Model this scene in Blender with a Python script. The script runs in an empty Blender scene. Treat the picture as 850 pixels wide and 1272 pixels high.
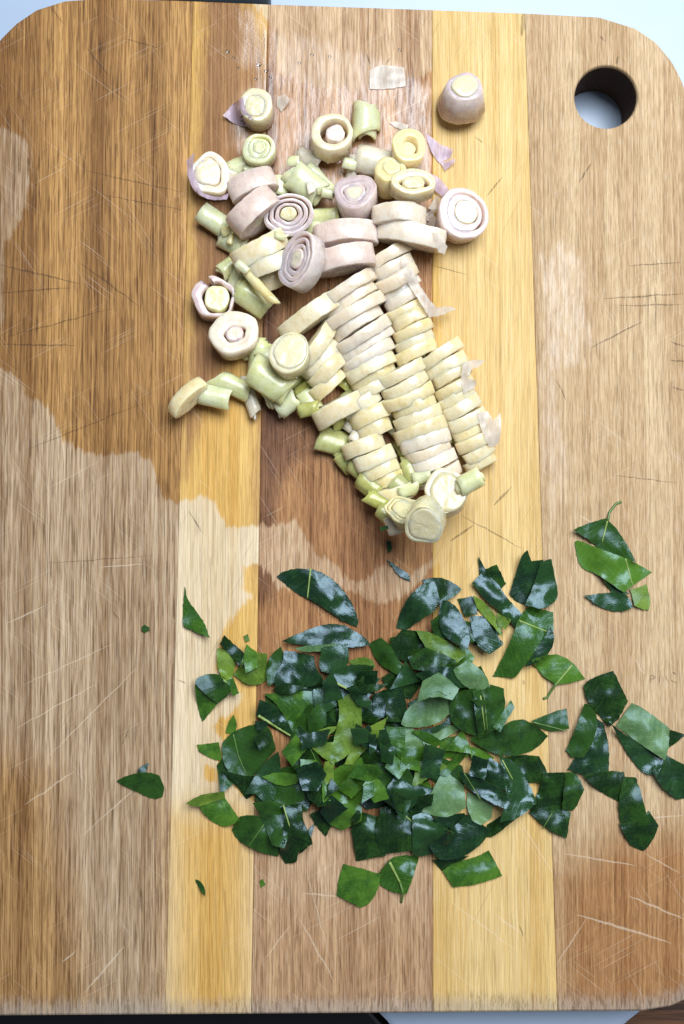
import bpy, bmesh, math, random
import numpy as np
from mathutils import Vector, Matrix, noise as mnoise
from mathutils.geometry import delaunay_2d_cdt

random.seed(11)
rng = np.random.default_rng(7)
scene = bpy.context.scene
COL = scene.collection

# ------------------------------------------------------------------ camera
W_PX, H_PX, F_PX = 850.0, 1272.0, 1250.0      # pixel frame of the photograph
BOARD_T = 0.024                               # board thickness (m)
TILT = math.radians(1.5)
DIST = 0.412
cam_d = bpy.data.cameras.new('camera')
cam = bpy.data.objects.new('camera', cam_d)
COL.objects.link(cam)
cam_d.sensor_fit = 'VERTICAL'
cam_d.sensor_height = 36.0
cam_d.lens = 36.0 * F_PX / H_PX
cam_d.clip_start = 0.01
cam_d.clip_end = 20.0
cam.location = (0.0, -math.sin(TILT) * DIST, BOARD_T + math.cos(TILT) * DIST)
cam.rotation_euler = (TILT, 0.0, 0.0)
scene.camera = cam

# ------------------------------------------------------------------ light
world = bpy.data.worlds.new('World')
scene.world = world
world.use_nodes = True
wb = world.node_tree.nodes['Background']
wb.inputs[0].default_value = (0.72, 0.84, 1.0, 1.0)
wb.inputs[1].default_value = 0.15

win = bpy.data.lights.new('window_light', 'AREA')
win.shape = 'RECTANGLE'
win.size = 0.92
win.size_y = 0.72
win.energy = 26.5
win.color = (0.87, 0.94, 1.0)
wo = bpy.data.objects.new('window_light', win)
COL.objects.link(wo)
wo.location = (0.32, 0.50, 1.05)
wo.rotation_euler = (Vector((0, 0, 0.02)) - wo.location).to_track_quat('-Z', 'Y').to_euler()

scene.view_settings.view_transform = 'Standard'
scene.view_settings.look = 'None'
scene.view_settings.exposure = 0.0
scene.view_settings.gamma = 1.0

# ------------------------------------------------------------------ helpers
CT, ST = math.cos(TILT), math.sin(TILT)
CL = np.array(cam.location)

def px2w(px, py, z):
    """photograph pixel -> point on the horizontal plane at height z"""
    dx = (np.asarray(px, float) - W_PX / 2) / F_PX
    dv = (np.asarray(py, float) - H_PX / 2) / F_PX
    ry = ST - dv * CT
    rz = -CT - dv * ST
    t = (z - CL[2]) / rz
    return np.stack([CL[0] + dx * t, CL[1] + ry * t], -1)

MM = 0.001
PXM = DIST / F_PX            # metres per pixel on the board

def s2l(c):
    return tuple((x / 12.92 if x <= 0.04045 else ((x + 0.055) / 1.055) ** 2.4) for x in (v / 255.0 for v in c)) + (1.0,)

def tag(o, label=None, cat=None, group=None, kind=None):
    if label: o['label'] = label
    if cat: o['category'] = cat
    if group: o['group'] = group
    if kind: o['kind'] = kind
    return o

def obj(name, me, parent=None):
    o = bpy.data.objects.new(name, me)
    COL.objects.link(o)
    if parent is not None: o.parent = parent
    return o

def mesh(name, verts, faces, mats=(), smooth=True, midx=None):
    me = bpy.data.meshes.new(name)
    me.from_pydata([tuple(v) for v in verts], [], faces)
    for m in mats: me.materials.append(m)
    if smooth: me.polygons.foreach_set('use_smooth', [True] * len(me.polygons))
    if midx is not None: me.polygons.foreach_set('material_index', midx)
    me.update()
    return me

def fattr(me, name, vals):
    a = me.attributes.new(name, 'FLOAT', 'POINT')
    a.data.foreach_set('value', np.asarray(vals, np.float32))

class NT:
    """small node helper"""
    def __init__(s, mat):
        mat.use_nodes = True
        s.t = mat.node_tree
        s.n, s.l = s.t.nodes, s.t.links
        s.bsdf = s.n['Principled BSDF']
        s.out = s.n['Material Output']
    def node(s, typ, **kw):
        nd = s.n.new(typ)
        for k, v in kw.items(): setattr(nd, k, v)
        return nd
    def put(s, sock, v):
        if isinstance(v, bpy.types.NodeSocket): s.l.new(v, sock)
        elif isinstance(v, (int, float)) and sock.type in ('VECTOR', 'RGBA'):
            sock.default_value = (v,) * (4 if sock.type == 'RGBA' else 3)
        else: sock.default_value = v
    def math(s, op, a, b=0.0, c=0.0, clamp=False):
        nd = s.node('ShaderNodeMath', operation=op, use_clamp=clamp)
        s.put(nd.inputs[0], a); s.put(nd.inputs[1], b); s.put(nd.inputs[2], c)
        return nd.outputs[0]
    def vmath(s, op, a, b=(0, 0, 0)):
        nd = s.node('ShaderNodeVectorMath', operation=op)
        s.put(nd.inputs[0], a); s.put(nd.inputs[1], b)
        return nd.outputs['Value'] if op in ('LENGTH', 'DOT_PRODUCT', 'DISTANCE') else nd.outputs[0]
    def noise(s, vec, scale=1.0, detail=3.0, rough=0.55, dist=0.0):
        nd = s.node('ShaderNodeTexNoise')
        s.put(nd.inputs['Vector'], vec)
        nd.inputs['Scale'].default_value = scale
        nd.inputs['Detail'].default_value = detail
        nd.inputs['Roughness'].default_value = rough
        nd.inputs['Distortion'].default_value = dist
        return nd.outputs[0]
    def mapr(s, v, a, b, c=0.0, d=1.0, smooth=True):
        nd = s.node('ShaderNodeMapRange', interpolation_type='SMOOTHSTEP' if smooth else 'LINEAR')
        s.put(nd.inputs[0], v)
        for i, x in enumerate((a, b, c, d)): s.put(nd.inputs[i + 1], x)
        return nd.outputs[0]
    def mix(s, f, a, b, blend='MIX'):
        nd = s.node('ShaderNodeMix', data_type='RGBA', blend_type=blend)
        s.put(nd.inputs[0], f); s.put(nd.inputs[6], a); s.put(nd.inputs[7], b)
        return nd.outputs[2]
    def attr(s, name):
        return s.node('ShaderNodeAttribute', attribute_name=name).outputs['Fac']
    def vattr(s, name):
        return s.node('ShaderNodeAttribute', attribute_name=name).outputs['Vector']
    def coord(s, which='Object'):
        return s.node('ShaderNodeTexCoord').outputs[which]
    def mapping(s, vec, scale=(1, 1, 1), rot=(0, 0, 0), loc=(0, 0, 0)):
        nd = s.node('ShaderNodeMapping')
        s.put(nd.inputs[0], vec)
        nd.inputs['Location'].default_value = loc
        nd.inputs['Rotation'].default_value = rot
        nd.inputs['Scale'].default_value = scale
        return nd.outputs[0]
    def bump(s, h, strength, dist, normal=None):
        nd = s.node('ShaderNodeBump')
        s.put(nd.inputs['Height'], h)
        s.put(nd.inputs['Strength'], strength)
        nd.inputs['Distance'].default_value = dist
        if normal is not None: s.put(nd.inputs['Normal'], normal)
        return nd.outputs[0]
    def set(s, **kw):
        for k, v in kw.items(): s.put(s.bsdf.inputs[k.replace('_', ' ')], v)

def sdf_poly(P, poly):
    """signed distance (positive inside) of points P (n,2) to a polygon (m,2)"""
    poly = np.asarray(poly, float)
    d2 = np.full(len(P), 1e9)
    inside = np.zeros(len(P), bool)
    for i in range(len(poly)):
        a, b = poly[i], poly[(i + 1) % len(poly)]
        ab = b - a
        t = np.clip(((P - a) @ ab) / max(ab @ ab, 1e-12), 0, 1)
        q = P - (a + t[:, None] * ab)
        d2 = np.minimum(d2, (q ** 2).sum(1))
        c = ((a[1] > P[:, 1]) != (b[1] > P[:, 1]))
        if abs(ab[1]) > 1e-12:
            x = a[0] + (P[:, 1] - a[1]) * ab[0] / ab[1]
            inside ^= c & (P[:, 0] < x)
    d = np.sqrt(d2)
    return np.where(inside, d, -d)

# ------------------------------------------------------------------ board materials
SEG = bpy.data.node_groups.new('knife_cut', 'ShaderNodeTree')
def build_seg():
    g = SEG
    for nm, ty in (('P', 'NodeSocketVector'), ('A', 'NodeSocketVector'), ('B', 'NodeSocketVector'), ('W', 'NodeSocketFloat')):
        g.interface.new_socket(nm, in_out='INPUT', socket_type=ty)
    g.interface.new_socket('F', in_out='OUTPUT', socket_type='NodeSocketFloat')
    n, l = g.nodes, g.links
    gi, go = n.new('NodeGroupInput'), n.new('NodeGroupOutput')
    def vm(op, a, b):
        x = n.new('ShaderNodeVectorMath'); x.operation = op
        l.new(a, x.inputs[0]); l.new(b, x.inputs[1]); return x
    def ma(op, a, b, cl=False):
        x = n.new('ShaderNodeMath'); x.operation = op; x.use_clamp = cl
        for i, v in enumerate((a, b)):
            if isinstance(v, float): x.inputs[i].default_value = v
            else: l.new(v, x.inputs[i])
        return x.outputs[0]
    pa = vm('SUBTRACT', gi.outputs['P'], gi.outputs['A']).outputs[0]
    ba = vm('SUBTRACT', gi.outputs['B'], gi.outputs['A']).outputs[0]
    t = ma('DIVIDE', vm('DOT_PRODUCT', pa, ba).outputs['Value'], vm('DOT_PRODUCT', ba, ba).outputs['Value'], True)
    sc = n.new('ShaderNodeVectorMath'); sc.operation = 'SCALE'
    l.new(ba, sc.inputs[0]); l.new(t, sc.inputs['Scale'])
    d = vm('DISTANCE', pa, sc.outputs[0]).outputs['Value']
    # taper towards both ends
    tt = ma('MULTIPLY', ma('MULTIPLY', t, ma('SUBTRACT', 1.0, t)), 4.0)
    w = ma('MULTIPLY', gi.outputs['W'], ma('ADD', ma('MULTIPLY', tt, 0.75), 0.25))
    f = ma('SUBTRACT', 1.0, ma('DIVIDE', d, w), True)
    l.new(f, go.inputs[0])
build_seg()

CUTS_DARK = [(63,9,81,32,1.1),(106,58,136,94,1.1),(155,48,198,60,1),(0,329,99,352,1.5),(0,364,89,357,1.2),(0,428,94,429,1.4),
 (99,326,174,381,1.3),(9,418,141,383,1.1),(103,211,226,239,1),(120,240,230,262,.9),(613,628,636,605,2.0),(560,672,589,652,1.8),
 (573,640,648,681,1.1),(734,432,797,400,1.5),(750,371,848,365,1.4),(770,380,848,378,1.1),(605,243,624,220,1.5),(719,227,734,204,1.6),
 (815,357,815,416,1.0),(833,424,850,430,1.5),(833,447,850,449,1.3),(835,481,850,485,1.4),(538,330,581,341,.9),(650,17,649,44,3.4),
 (474,88,485,72,1.6),(455,66,460,80,1.4),(768,70,766,80,2),(695,840,701,848,1.5),(745,45,752,52,1.5),(650,845,651,851,2.2),
 (140,760,150,772,1.2),(160,905,152,925,1.2),(590,170,600,178,1.2),(420,290,470,350,.8),(180,500,30,560,.8),(60,700,190,690,.7),
 (235,635,251,662,1.4),(222,845,230,849,1.3),(645,1150,650,1163,1.2),(760,590,840,600,.8),(690,470,705,500,.9),(780,330,848,326,1.0),
 (808,838,808,848,1.2),(808,838,815,841,1.0),(815,841,808,844,1.0),(819,839,819,848,1.0),(824,839,824,848,1.0),(827,838,831,848,1.0),(836,835,840,838,1.6),(833,845,841,849,1.0)]
CUTS_LIGHT = [(717,1136,834,1171,2.0),(782,1113,850,1142,1.6),(371,1139,416,1220,1.3),(617,1136,650,1162,1.2),(105,1233,154,1176,1.6),
 (10,774,56,753,1.2),(31,1000,92,958,1.3),(78,1195,95,1180,1.2),(376,1110,425,1114,1.2),(60,940,170,830,.9),(20,905,120,850,.9),
 (100,1040,190,960,.9),(700,1060,790,1075,1.2),(770,1020,850,1012,1.1),(720,640,745,655,1.2),(735,655,741,662,1.2),(690,1200,730,1140,1),
 (560,1120,640,1180,.9),(640,1010,690,1090,.8),(380,1080,410,1190,.8),(30,850,140,800,.8),(125,705,180,700,1),(790,820,800,838,1.2),(800,1060,845,1085,1),(330,1190,360,1150,1)]

def plank_material(name, dry_l, dry_d, wet_l, wet_d, xr, seed, heart=None, pore=0.5, richk=0.8, gs=1.0, gy=1.0):
    m = bpy.data.materials.new(name)
    t = NT(m)
    P = t.coord('Object')
    ofs = (seed * 1.7, seed * 0.9, seed * 0.37)
    wob = t.noise(t.mapping(P, (9, 9, 1), loc=ofs), 1.0, 2.0)
    wobv = t.node('ShaderNodeCombineXYZ')
    t.put(wobv.inputs[0], t.math('MULTIPLY', t.math('SUBTRACT', wob, 0.5), 0.0022))
    Q = t.vmath('ADD', P, wobv.outputs[0])
    fine = t.noise(t.mapping(Q, (2300 * gs, 90 * gy, 1), loc=ofs), 1.0, 1.0, 0.6)
    mid = t.noise(t.mapping(Q, (820 * gs, 3.2 * gy, 1), loc=ofs), 1.0, 4.0, 0.68, 0.0)
    broad = t.noise(t.mapping(Q, (75 * gs, 2.2 * gy, 1), loc=ofs), 1.0, 3.0, 0.55, 0.15)
    blot = t.noise(t.mapping(P, (30, 14, 1), loc=ofs), 1.0, 4.0, 0.6)
    g = t.math('ADD', t.math('MULTIPLY', mid, 0.55), t.math('MULTIPLY', broad, 0.6))
    g = t.mapr(g, 0.40, 0.74)
    # wet mask, frayed along the grain
    fray = t.noise(t.mapping(P, (520, 75, 1), loc=ofs), 1.0, 4.0, 0.7)
    fr2 = t.noise(t.mapping(P, (190, 34, 1), loc=ofs), 1.0, 4.0, 0.65)
    def frayed(a, w=0.9, k=8.0, k2=5.0):
        sd = t.math('ADD', a, t.math('ADD', t.math('MULTIPLY', t.math('SUBTRACT', fray, 0.5), k), t.math('MULTIPLY', t.math('SUBTRACT', fr2, 0.5), k2)))
        return t.mapr(sd, -w, w)
    wet = frayed(t.attr('wet'))
    film = t.math('MULTIPLY', frayed(t.attr('film'), 3.0, 9.0, 12.0), t.mapr(fray, 0.32, 0.62, 0.35, 1.0))
    rich = t.mapr(t.attr('rich'), -14, 14)
    heartm = frayed(t.attr('heart'), 5.5, 9.0, 9.0)
    pores = t.mapr(fine, 0.53, 0.62)
    pores2 = t.mapr(t.noise(t.mapping(Q, (1350 * gs, 30 * gy, 1), loc=ofs), 1.0, 2.0, 0.65), 0.55, 0.65)
    streak = t.mapr(t.noise(t.mapping(Q, (800 * gs, 4.5 * gy, 1), loc=(ofs[1], ofs[0], 3)), 1.0, 3.0, 0.6), 0.54, 0.66)
    # long growth lines, gently arched
    arch = t.noise(t.mapping(P, (26, 2.4, 1), loc=(ofs[2] * 9, ofs[0], 1)), 1.0, 2.0, 0.5)
    sxp = t.node('ShaderNodeSeparateXYZ'); t.put(sxp.inputs[0], P)
    gl = t.math('SINE', t.math('MULTIPLY', t.math('ADD', sxp.outputs[0], t.math('MULTIPLY', arch, 0.030)), 6.2832 * 420 * gs))
    gl = t.math('MULTIPLY', t.mapr(gl, 0.45, 1.0), t.mapr(mid, 0.40, 0.60))
    dry = t.mix(g, s2l(dry_d), s2l(dry_l))
    wetc = t.mix(g, s2l(wet_d), s2l(wet_l))
    if heart:
        wetc = t.mix(heartm, wetc, t.mix(g, s2l(heart[1]), s2l(heart[0])))
    wm = t.math('MAXIMUM', wet, t.math('MULTIPLY', rich, richk))
    wm = t.math('MAXIMUM', wm, t.math('MULTIPLY', film, 0.12))
    col = t.mix(wm, dry, wetc)
    col = t.mix(t.math('MULTIPLY', t.mapr(blot, 0.35, 0.7), 0.30), col, (0.82, 0.78, 0.74, 1), 'MULTIPLY')
    pk = t.math('MULTIPLY', t.math('ADD', t.math('MULTIPLY', pores, 0.55), t.math('MULTIPLY', pores2, 0.5)), t.math('MULTIPLY', pore, t.mapr(wm, 0, 1, 0.75, 1.0, False)))
    col = t.mix(pk, col, (0.30, 0.22, 0.17, 1), 'MULTIPLY')
    col = t.mix(t.math('MULTIPLY', streak, pore * 0.75), col, (0.52, 0.43, 0.36, 1), 'MULTIPLY')
    col = t.mix(t.math('MULTIPLY', gl, t.math('MULTIPLY', pore, 0.75)), col, (0.50, 0.40, 0.33, 1), 'MULTIPLY')
    dash = t.mapr(t.noise(t.mapping(Q, (1700, 60, 1), loc=(ofs[2], ofs[1], 8)), 1.0, 0.0, 0.5), 0.64, 0.72)
    col = t.mix(t.math('MULTIPLY', dash, pore * 0.6), col, (0.25, 0.18, 0.14, 1), 'MULTIPLY')
    # dry washed fibres: pale flecks
    fl = t.math('MULTIPLY', t.mapr(fine, 0.44, 0.34), t.math('MULTIPLY', t.math('SUBTRACT', 1.0, wm), 0.14))
    col = t.mix(fl, col, s2l((226, 214, 200)))
    # fine random knife marks
    sp = []
    for k, (ang, sc) in enumerate(((38, 1.0), (-28, 0.9), (-62, 1.1), (58, 0.7))):
        nz = t.noise(t.mapping(t.mapping(P, rot=(0, 0, math.radians(ang))), (24 * sc, 2500, 1), loc=(k * 3.3 + seed, k * 7.7, 0)), 1.0, 1.0, 0.5)
        zone = t.noise(t.mapping(P, (16, 16, 1), loc=(k * 5.1, seed, 0)), 1.0, 1.0)
        sp.append(t.math('MULTIPLY', t.mapr(nz, 0.70, 0.75), t.mapr(zone, 0.36, 0.56)))
    lights = t.math('ADD', sp[0], t.math('ADD', sp[1], sp[3]), clamp=True)
    darks = sp[2]
    def segs(lst):
        acc = None
        for x0, y0, x1, y1, w in lst:
            if max(x0, x1) < xr[0] - 12 or min(x0, x1) > xr[1] + 12: continue
            a, b = px2w(x0, y0, BOARD_T), px2w(x1, y1, BOARD_T)
            nd = t.node('ShaderNodeGroup'); nd.node_tree = SEG
            t.put(nd.inputs['P'], Pxy)
            nd.inputs['A'].default_value = (a[0], a[1], 0); nd.inputs['B'].default_value = (b[0], b[1], 0)
            nd.inputs['W'].default_value = w * PXM * 1.2
            acc = nd.outputs[0] if acc is None else t.math('MAXIMUM', acc, nd.outputs[0])
        return acc
    wig = t.noise(t.mapping(P, (160, 160, 1)), 1.0, 2.0)
    sx = t.node('ShaderNodeSeparateXYZ'); t.put(sx.inputs[0], P)
    cx = t.node('ShaderNodeCombineXYZ')
    t.put(cx.inputs[0], t.math('ADD', sx.outputs[0], t.math('MULTIPLY', t.math('SUBTRACT', wig, 0.5), 0.0016)))
    t.put(cx.inputs[1], t.math('ADD', sx.outputs[1], t.math('MULTIPLY', t.math('SUBTRACT', fr2, 0.5), 0.0016)))
    Pxy = cx.outputs[0]
    brk = t.mapr(fine, 0.30, 0.55, 0.35, 1.0)
    cd, cl = segs(CUTS_DARK), segs(CUTS_LIGHT)
    dk = t.math('MULTIPLY', darks, 0.35)
    if cd is not None: dk = t.math('MAXIMUM', dk, t.math('MULTIPLY', t.mapr(cd, 0.0, 0.8), t.math('MULTIPLY', brk, 0.6)))
    lt = t.math('MULTIPLY', lights, 0.32)
    if cl is not None: lt = t.math('MAXIMUM', lt, t.math('MULTIPLY', t.mapr(cl, 0.0, 0.8), t.math('MULTIPLY', brk, 0.42)))
    col = t.mix(lt, col, s2l((232, 215, 192)))
    col = t.mix(dk, col, s2l((52, 36, 26)))
    # grey frayed fibres along the worn near edge
    e = t.attr('edge')
    tuft = t.noise(t.mapping(P, (900, 120, 1), loc=ofs), 1.0, 3.0, 0.75)
    em = t.mapr(t.math('ADD', e, t.math('MULTIPLY', t.math('SUBTRACT', tuft, 0.5), 16.0)), 9.0, 1.5)
    col = t.mix(t.math('MULTIPLY', em, 0.5), col, s2l((168, 158, 148)))
    dtu = t.math('MULTIPLY', t.mapr(tuft, 0.49, 0.60), t.mapr(t.math('ADD', e, t.math('MULTIPLY', t.math('SUBTRACT', blot, 0.5), 16.0)), 9.5, 5.0))
    col = t.mix(t.math('MULTIPLY', dtu, 0.45), col, s2l((78, 66, 58)))
    # surface
    rough = t.mapr(wm, 0, 1, 0.72, 0.5, False)
    rough = t.math('ADD', rough, t.math('MULTIPLY', film, -0.26))
    t.set(Base_Color=col, Roughness=rough)
    t.set(Specular_IOR_Level=t.math('ADD', t.mapr(wm, 0, 1, 0.10, 0.16, False), t.math('MULTIPLY', film, 0.55)))
    hgt = t.math('SUBTRACT', 1.0, t.math('ADD', t.math('MULTIPLY', pores, 0.5), t.math('MULTIPLY', pores2, 0.5)))
    b = t.bump(hgt, t.mapr(film, 0, 1, 0.65, 0.12, False), 0.00022)
    rip = t.noise(t.mapping(P, (620, 240, 1), loc=ofs), 1.0, 2.0, 0.6)
    b = t.bump(rip, t.math('MULTIPLY', film, 0.6), 0.00022, b)
    t.set(Normal=b)
    return m

def simple_mat(name, col, rough=0.4, spec=0.5, nscale=60, namp=0.06, bump=0.0):
    m = bpy.data.materials.new(name); t = NT(m)
    P = t.coord('Object')
    nz = t.noise(P, nscale, 4.0)
    c = s2l(col)
    c2 = tuple(max(0, x * (1 - namp * 2)) for x in c[:3]) + (1,)
    t.set(Base_Color=t.mix(nz, c2, c), Roughness=t.mapr(nz, 0.2, 0.8, rough * 0.85, rough * 1.15, False), Specular_IOR_Level=spec)
    if bump: t.set(Normal=t.bump(t.noise(P, nscale * 8, 3.0), bump, 0.0003))
    return m

# ------------------------------------------------------------------ board
WET = [ # damp honey-coloured zones, photo pixels on the board
 [(38,180),(38,225),(34,258),(16,290),(4,300),(6,335),(6,395),(-2,410),(-40,420),(-40,462),(0,460),(24,470),(30,488),(52,500),(70,525),(82,548),(106,562),(132,566),(160,560),(190,576),(196,600),(206,622),(222,624),(250,616),(266,620),(272,640),(286,656),(324,650),
  (346,654),(362,645),(376,660),(395,688),(418,702),(434,722),(455,722),(474,702),(492,704),(505,720),(540,690),(548,560),(545,330),(541,180),(538,90),(470,110),(400,108),(345,90),(338,30),(300,-10),(-60,-10),(-60,120),(-30,150),(10,158)],
 [(326,702),(304,703),(302,728),(312,742),(288,768),(272,795),(268,830),(300,862),(296,880),(262,902),(282,925),(268,950),(300,985),(318,1000),(420,1010),(520,1040),(540,1000),(545,700),(500,742),(470,752),(440,735),(400,722),(370,724),(345,738)],
 [(255,950),(270,955),(268,972),(250,970)],
 [(322,730),(360,738),(440,760),(470,800),(330,800)],
]
FILM = [[(296,14),(318,16),(350,40),(420,60),(500,80),(536,110),(534,220),(520,330),(470,300),(400,250),(330,215),(285,180),(300,120),(320,90),(300,70)],
        [(672,318),(700,296),(722,325),(726,398),(737,412),(727,452),(692,462),(690,512),(708,560),(702,610),(690,640),(676,600)]]
HEART = [[(246,165),(250,60),(246,-20),(300,-20),(325,40),(345,120),(345,395),(312,405),(292,440),(250,505),(228,590),(225,500),(236,400)],
         [(318,360),(352,360),(352,480),(380,560),(345,600),(335,740),(320,740)]]
RICH = [[(688,1090),(760,1040),(880,1030),(880,1280),(690,1280)], [(-60,900),(60,960),(120,1280),(-60,1280)], [(310,1120),(540,1140),(540,1280),(310,1280)], [(205,1010),(320,1000),(320,1280),(205,1280)]]

YT = np.array([(-22,122),(-19,96),(-11,67),(0,48),(20,28),(45,11),(80,0),(120,-3),(215,-1),(335,4),(540,11),(650,15),(745,20),(790,34),(815,51),(835,75),(848,100),(855,125),(858,150)], float)
YB = np.array([(-36,1240),(-31,1257),(-15,1263),(0,1263),(425,1260),(640,1258),(800,1257),(835,1251),(850,1244),(860,1228),(866,1208)], float)
BND = [((-22, 120), (-36, 1238)), ((240, 0), (205, 1258)), ((333, 0), (312, 1258)), ((537, 0), (538, 1258)), ((652, 0), (693, 1258)), ((858, 150), (866, 1208))]

def bx(i, y):
    (x0, y0), (x1, y1) = BND[i]
    return x0 + (x1 - x0) * (y - y0) / (y1 - y0)

def to_mm(poly):
    return px2w(np.array(poly)[:, 0], np.array(poly)[:, 1], BOARD_T) * 1000

board = obj('cutting_board', None)
tag(board, 'striped wooden cutting board with rounded corners and a round hanging hole', 'cutting board')

def make_plank(i, mat, hole=None):
    nu = max(8, int((bx(i + 1, 600) - bx(i, 600)) * PXM / 0.0012))
    nv = 340
    us = np.linspace(0, 1, nu + 1)
    wpx = (bx(i + 1, 600) - bx(i, 600))
    us = np.sort(np.concatenate([us, [1.1 / wpx, 3.0 / wpx, 1 - 1.1 / wpx, 1 - 3.0 / wpx]]))
    vs = np.sort(np.concatenate([np.linspace(0, 1, nv + 1), [0.0012, 0.003, 1 - 0.0012, 1 - 0.003]]))
    U, V = np.meshgrid(us, vs)
    yn = V * 1258
    x = (1 - U) * bx(i, yn) + U * bx(i + 1, yn)
    yt = np.interp(x, YT[:, 0], YT[:, 1]); yb = np.interp(x, YB[:, 0], YB[:, 1])
    y = yt + (yb - yt) * V
    P = px2w(x, y, BOARD_T)
    z = np.full(U.shape, BOARD_T)
    big = 0.0011
    for k, d in ((0, big), (1, big * 0.35), (-1, big), (-2, big * 0.35)):
        z[k, :] = np.minimum(z[k, :], BOARD_T - d)
    jl = big if i == 0 else 0.00028
    jr = big if i == 4 else 0.00028
    for k, d in ((0, jl), (1, jl * 0.3), (-1, jr), (-2, jr * 0.3)):
        z[:, k] = np.minimum(z[:, k], BOARD_T - d)
    # hairline gap at the glue joints
    sh = 0.00006
    if i > 0: P[:, 0, 0] += sh
    if i < 4: P[:, -1, 0] -= sh
    R, C = U.shape
    top = np.dstack([P, z]).reshape(-1, 3)
    idx = np.arange(R * C).reshape(R, C)
    f = np.stack([idx[:-1, :-1], idx[1:, :-1], idx[1:, 1:], idx[:-1, 1:]], -1).reshape(-1, 4).tolist()
    loop = list(idx[:, 0]) + list(idx[-1, 1:]) + list(idx[:-1, -1][::-1]) + list(idx[0, 1:-1][::-1])
    n0 = R * C
    low = top[loop].copy(); low[:, 2] = 0.0012
    # drop the bottom slightly in from the edge
    verts = np.vstack([top, low])
    n = len(loop)
    for k in range(n):
        f.append([loop[(k + 1) % n], loop[k], n0 + k, n0 + (k + 1) % n])
    f.append([n0 + k for k in range(n)][::-1])
    me = mesh('plank', verts, f, [mat], smooth=False)
    if hole:
        o = obj('tmp', me)
        hc = px2w(hole[0], hole[1], BOARD_T)
        bm = bmesh.new()
        rr = hole[2] * PXM
        prof = [(-0.02, rr), (BOARD_T - 0.0012, rr), (BOARD_T - 0.0004, rr + 0.0003), (BOARD_T + 0.0006, rr + 0.0013)]
        NS = 72
        rings = [[bm.verts.new((hc[0] + r * math.cos(2 * math.pi * k / NS), hc[1] + r * math.sin(2 * math.pi * k / NS), zz)) for k in range(NS)] for zz, r in prof]
        for a, b in zip(rings[:-1], rings[1:]):
            for k in range(NS): bm.faces.new((a[k], a[(k + 1) % NS], b[(k + 1) % NS], b[k]))
        bm.faces.new(rings[0][::-1]); bm.faces.new(rings[-1])
        cm = bpy.data.meshes.new('cut'); bm.to_mesh(cm); bm.free()
        co = obj('cut', cm)
        md = o.modifiers.new('b', 'BOOLEAN'); md.object = co; md.operation = 'DIFFERENCE'; md.solver = 'EXACT'
        dg = bpy.context.evaluated_depsgraph_get(); dg.update()
        me2 = bpy.data.meshes.new_from_object(o.evaluated_get(dg))
        bpy.data.objects.remove(o); bpy.data.objects.remove(co)
        me = me2; me.name = 'plank'
        me.materials.append(simple_mat('drilled_hole_painted_shade', (92, 66, 46), 0.7, 0.2, 300, 0.3, 0.5))  # darker brown for the bore wall: its shade is put into the wood colour
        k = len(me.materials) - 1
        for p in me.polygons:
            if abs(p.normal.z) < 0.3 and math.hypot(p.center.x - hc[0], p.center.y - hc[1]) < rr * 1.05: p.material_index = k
        if not me.materials: me.materials.append(mat)
    nvx = len(me.vertices)
    co = np.empty(nvx * 3, np.float32); me.vertices.foreach_get('co', co)
    Q = co.reshape(-1, 3)[:, :2].astype(float) * 1000
    for nm, polys in (('wet', WET), ('film', FILM), ('heart', HEART), ('rich', RICH)):
        s = np.full(nvx, -60.0)
        for p in polys: s = np.maximum(s, sdf_poly(Q, to_mm(p)))
        fattr(me, nm, np.clip(s, -60, 60))
    eb = px2w(YB[:, 0], YB[:, 1], BOARD_T) * 1000
    fattr(me, 'edge', Q[:, 1] - np.interp(Q[:, 0], eb[:, 0], eb[:, 1]))
    return obj('plank', me, board)

PL = [
 dict(dry_l=(208,182,150), dry_d=(148,116,84), wet_l=(194,148,90), wet_d=(124,84,45), heart=((168,126,88),(110,76,50)), pore=0.82, richk=0.85),
 dict(dry_l=(230,208,174), dry_d=(210,182,140), wet_l=(226,184,110), wet_d=(206,156,78), heart=((176,132,86),(130,90,58)), pore=0.36, richk=0.95, gs=1.35, gy=0.8),
 dict(dry_l=(210,178,142), dry_d=(162,124,92), wet_l=(188,140,94), wet_d=(134,90,58), heart=((136,96,70),(96,64,46)), pore=0.68, richk=0.45, gs=0.9, gy=1.3),
 dict(dry_l=(228,196,136), dry_d=(208,168,102), wet_l=(226,188,112), wet_d=(206,158,80), heart=None, pore=0.30, gs=1.5, gy=0.7),
 dict(dry_l=(210,182,144), dry_d=(178,144,106), wet_l=(184,138,92), wet_d=(142,92,52), heart=None, pore=0.50, richk=0.95, gs=1.15, gy=1.6),
]
for i, kw in enumerate(PL):
    mt = plank_material('plank_wood_%d' % i, xr=(min(BND[i][0][0], BND[i][1][0]), max(BND[i + 1][0][0], BND[i + 1][1][0])), seed=i + 1, **kw)
    make_plank(i, mt, hole=(753, 120.5, 39) if i == 4 else None)

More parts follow.
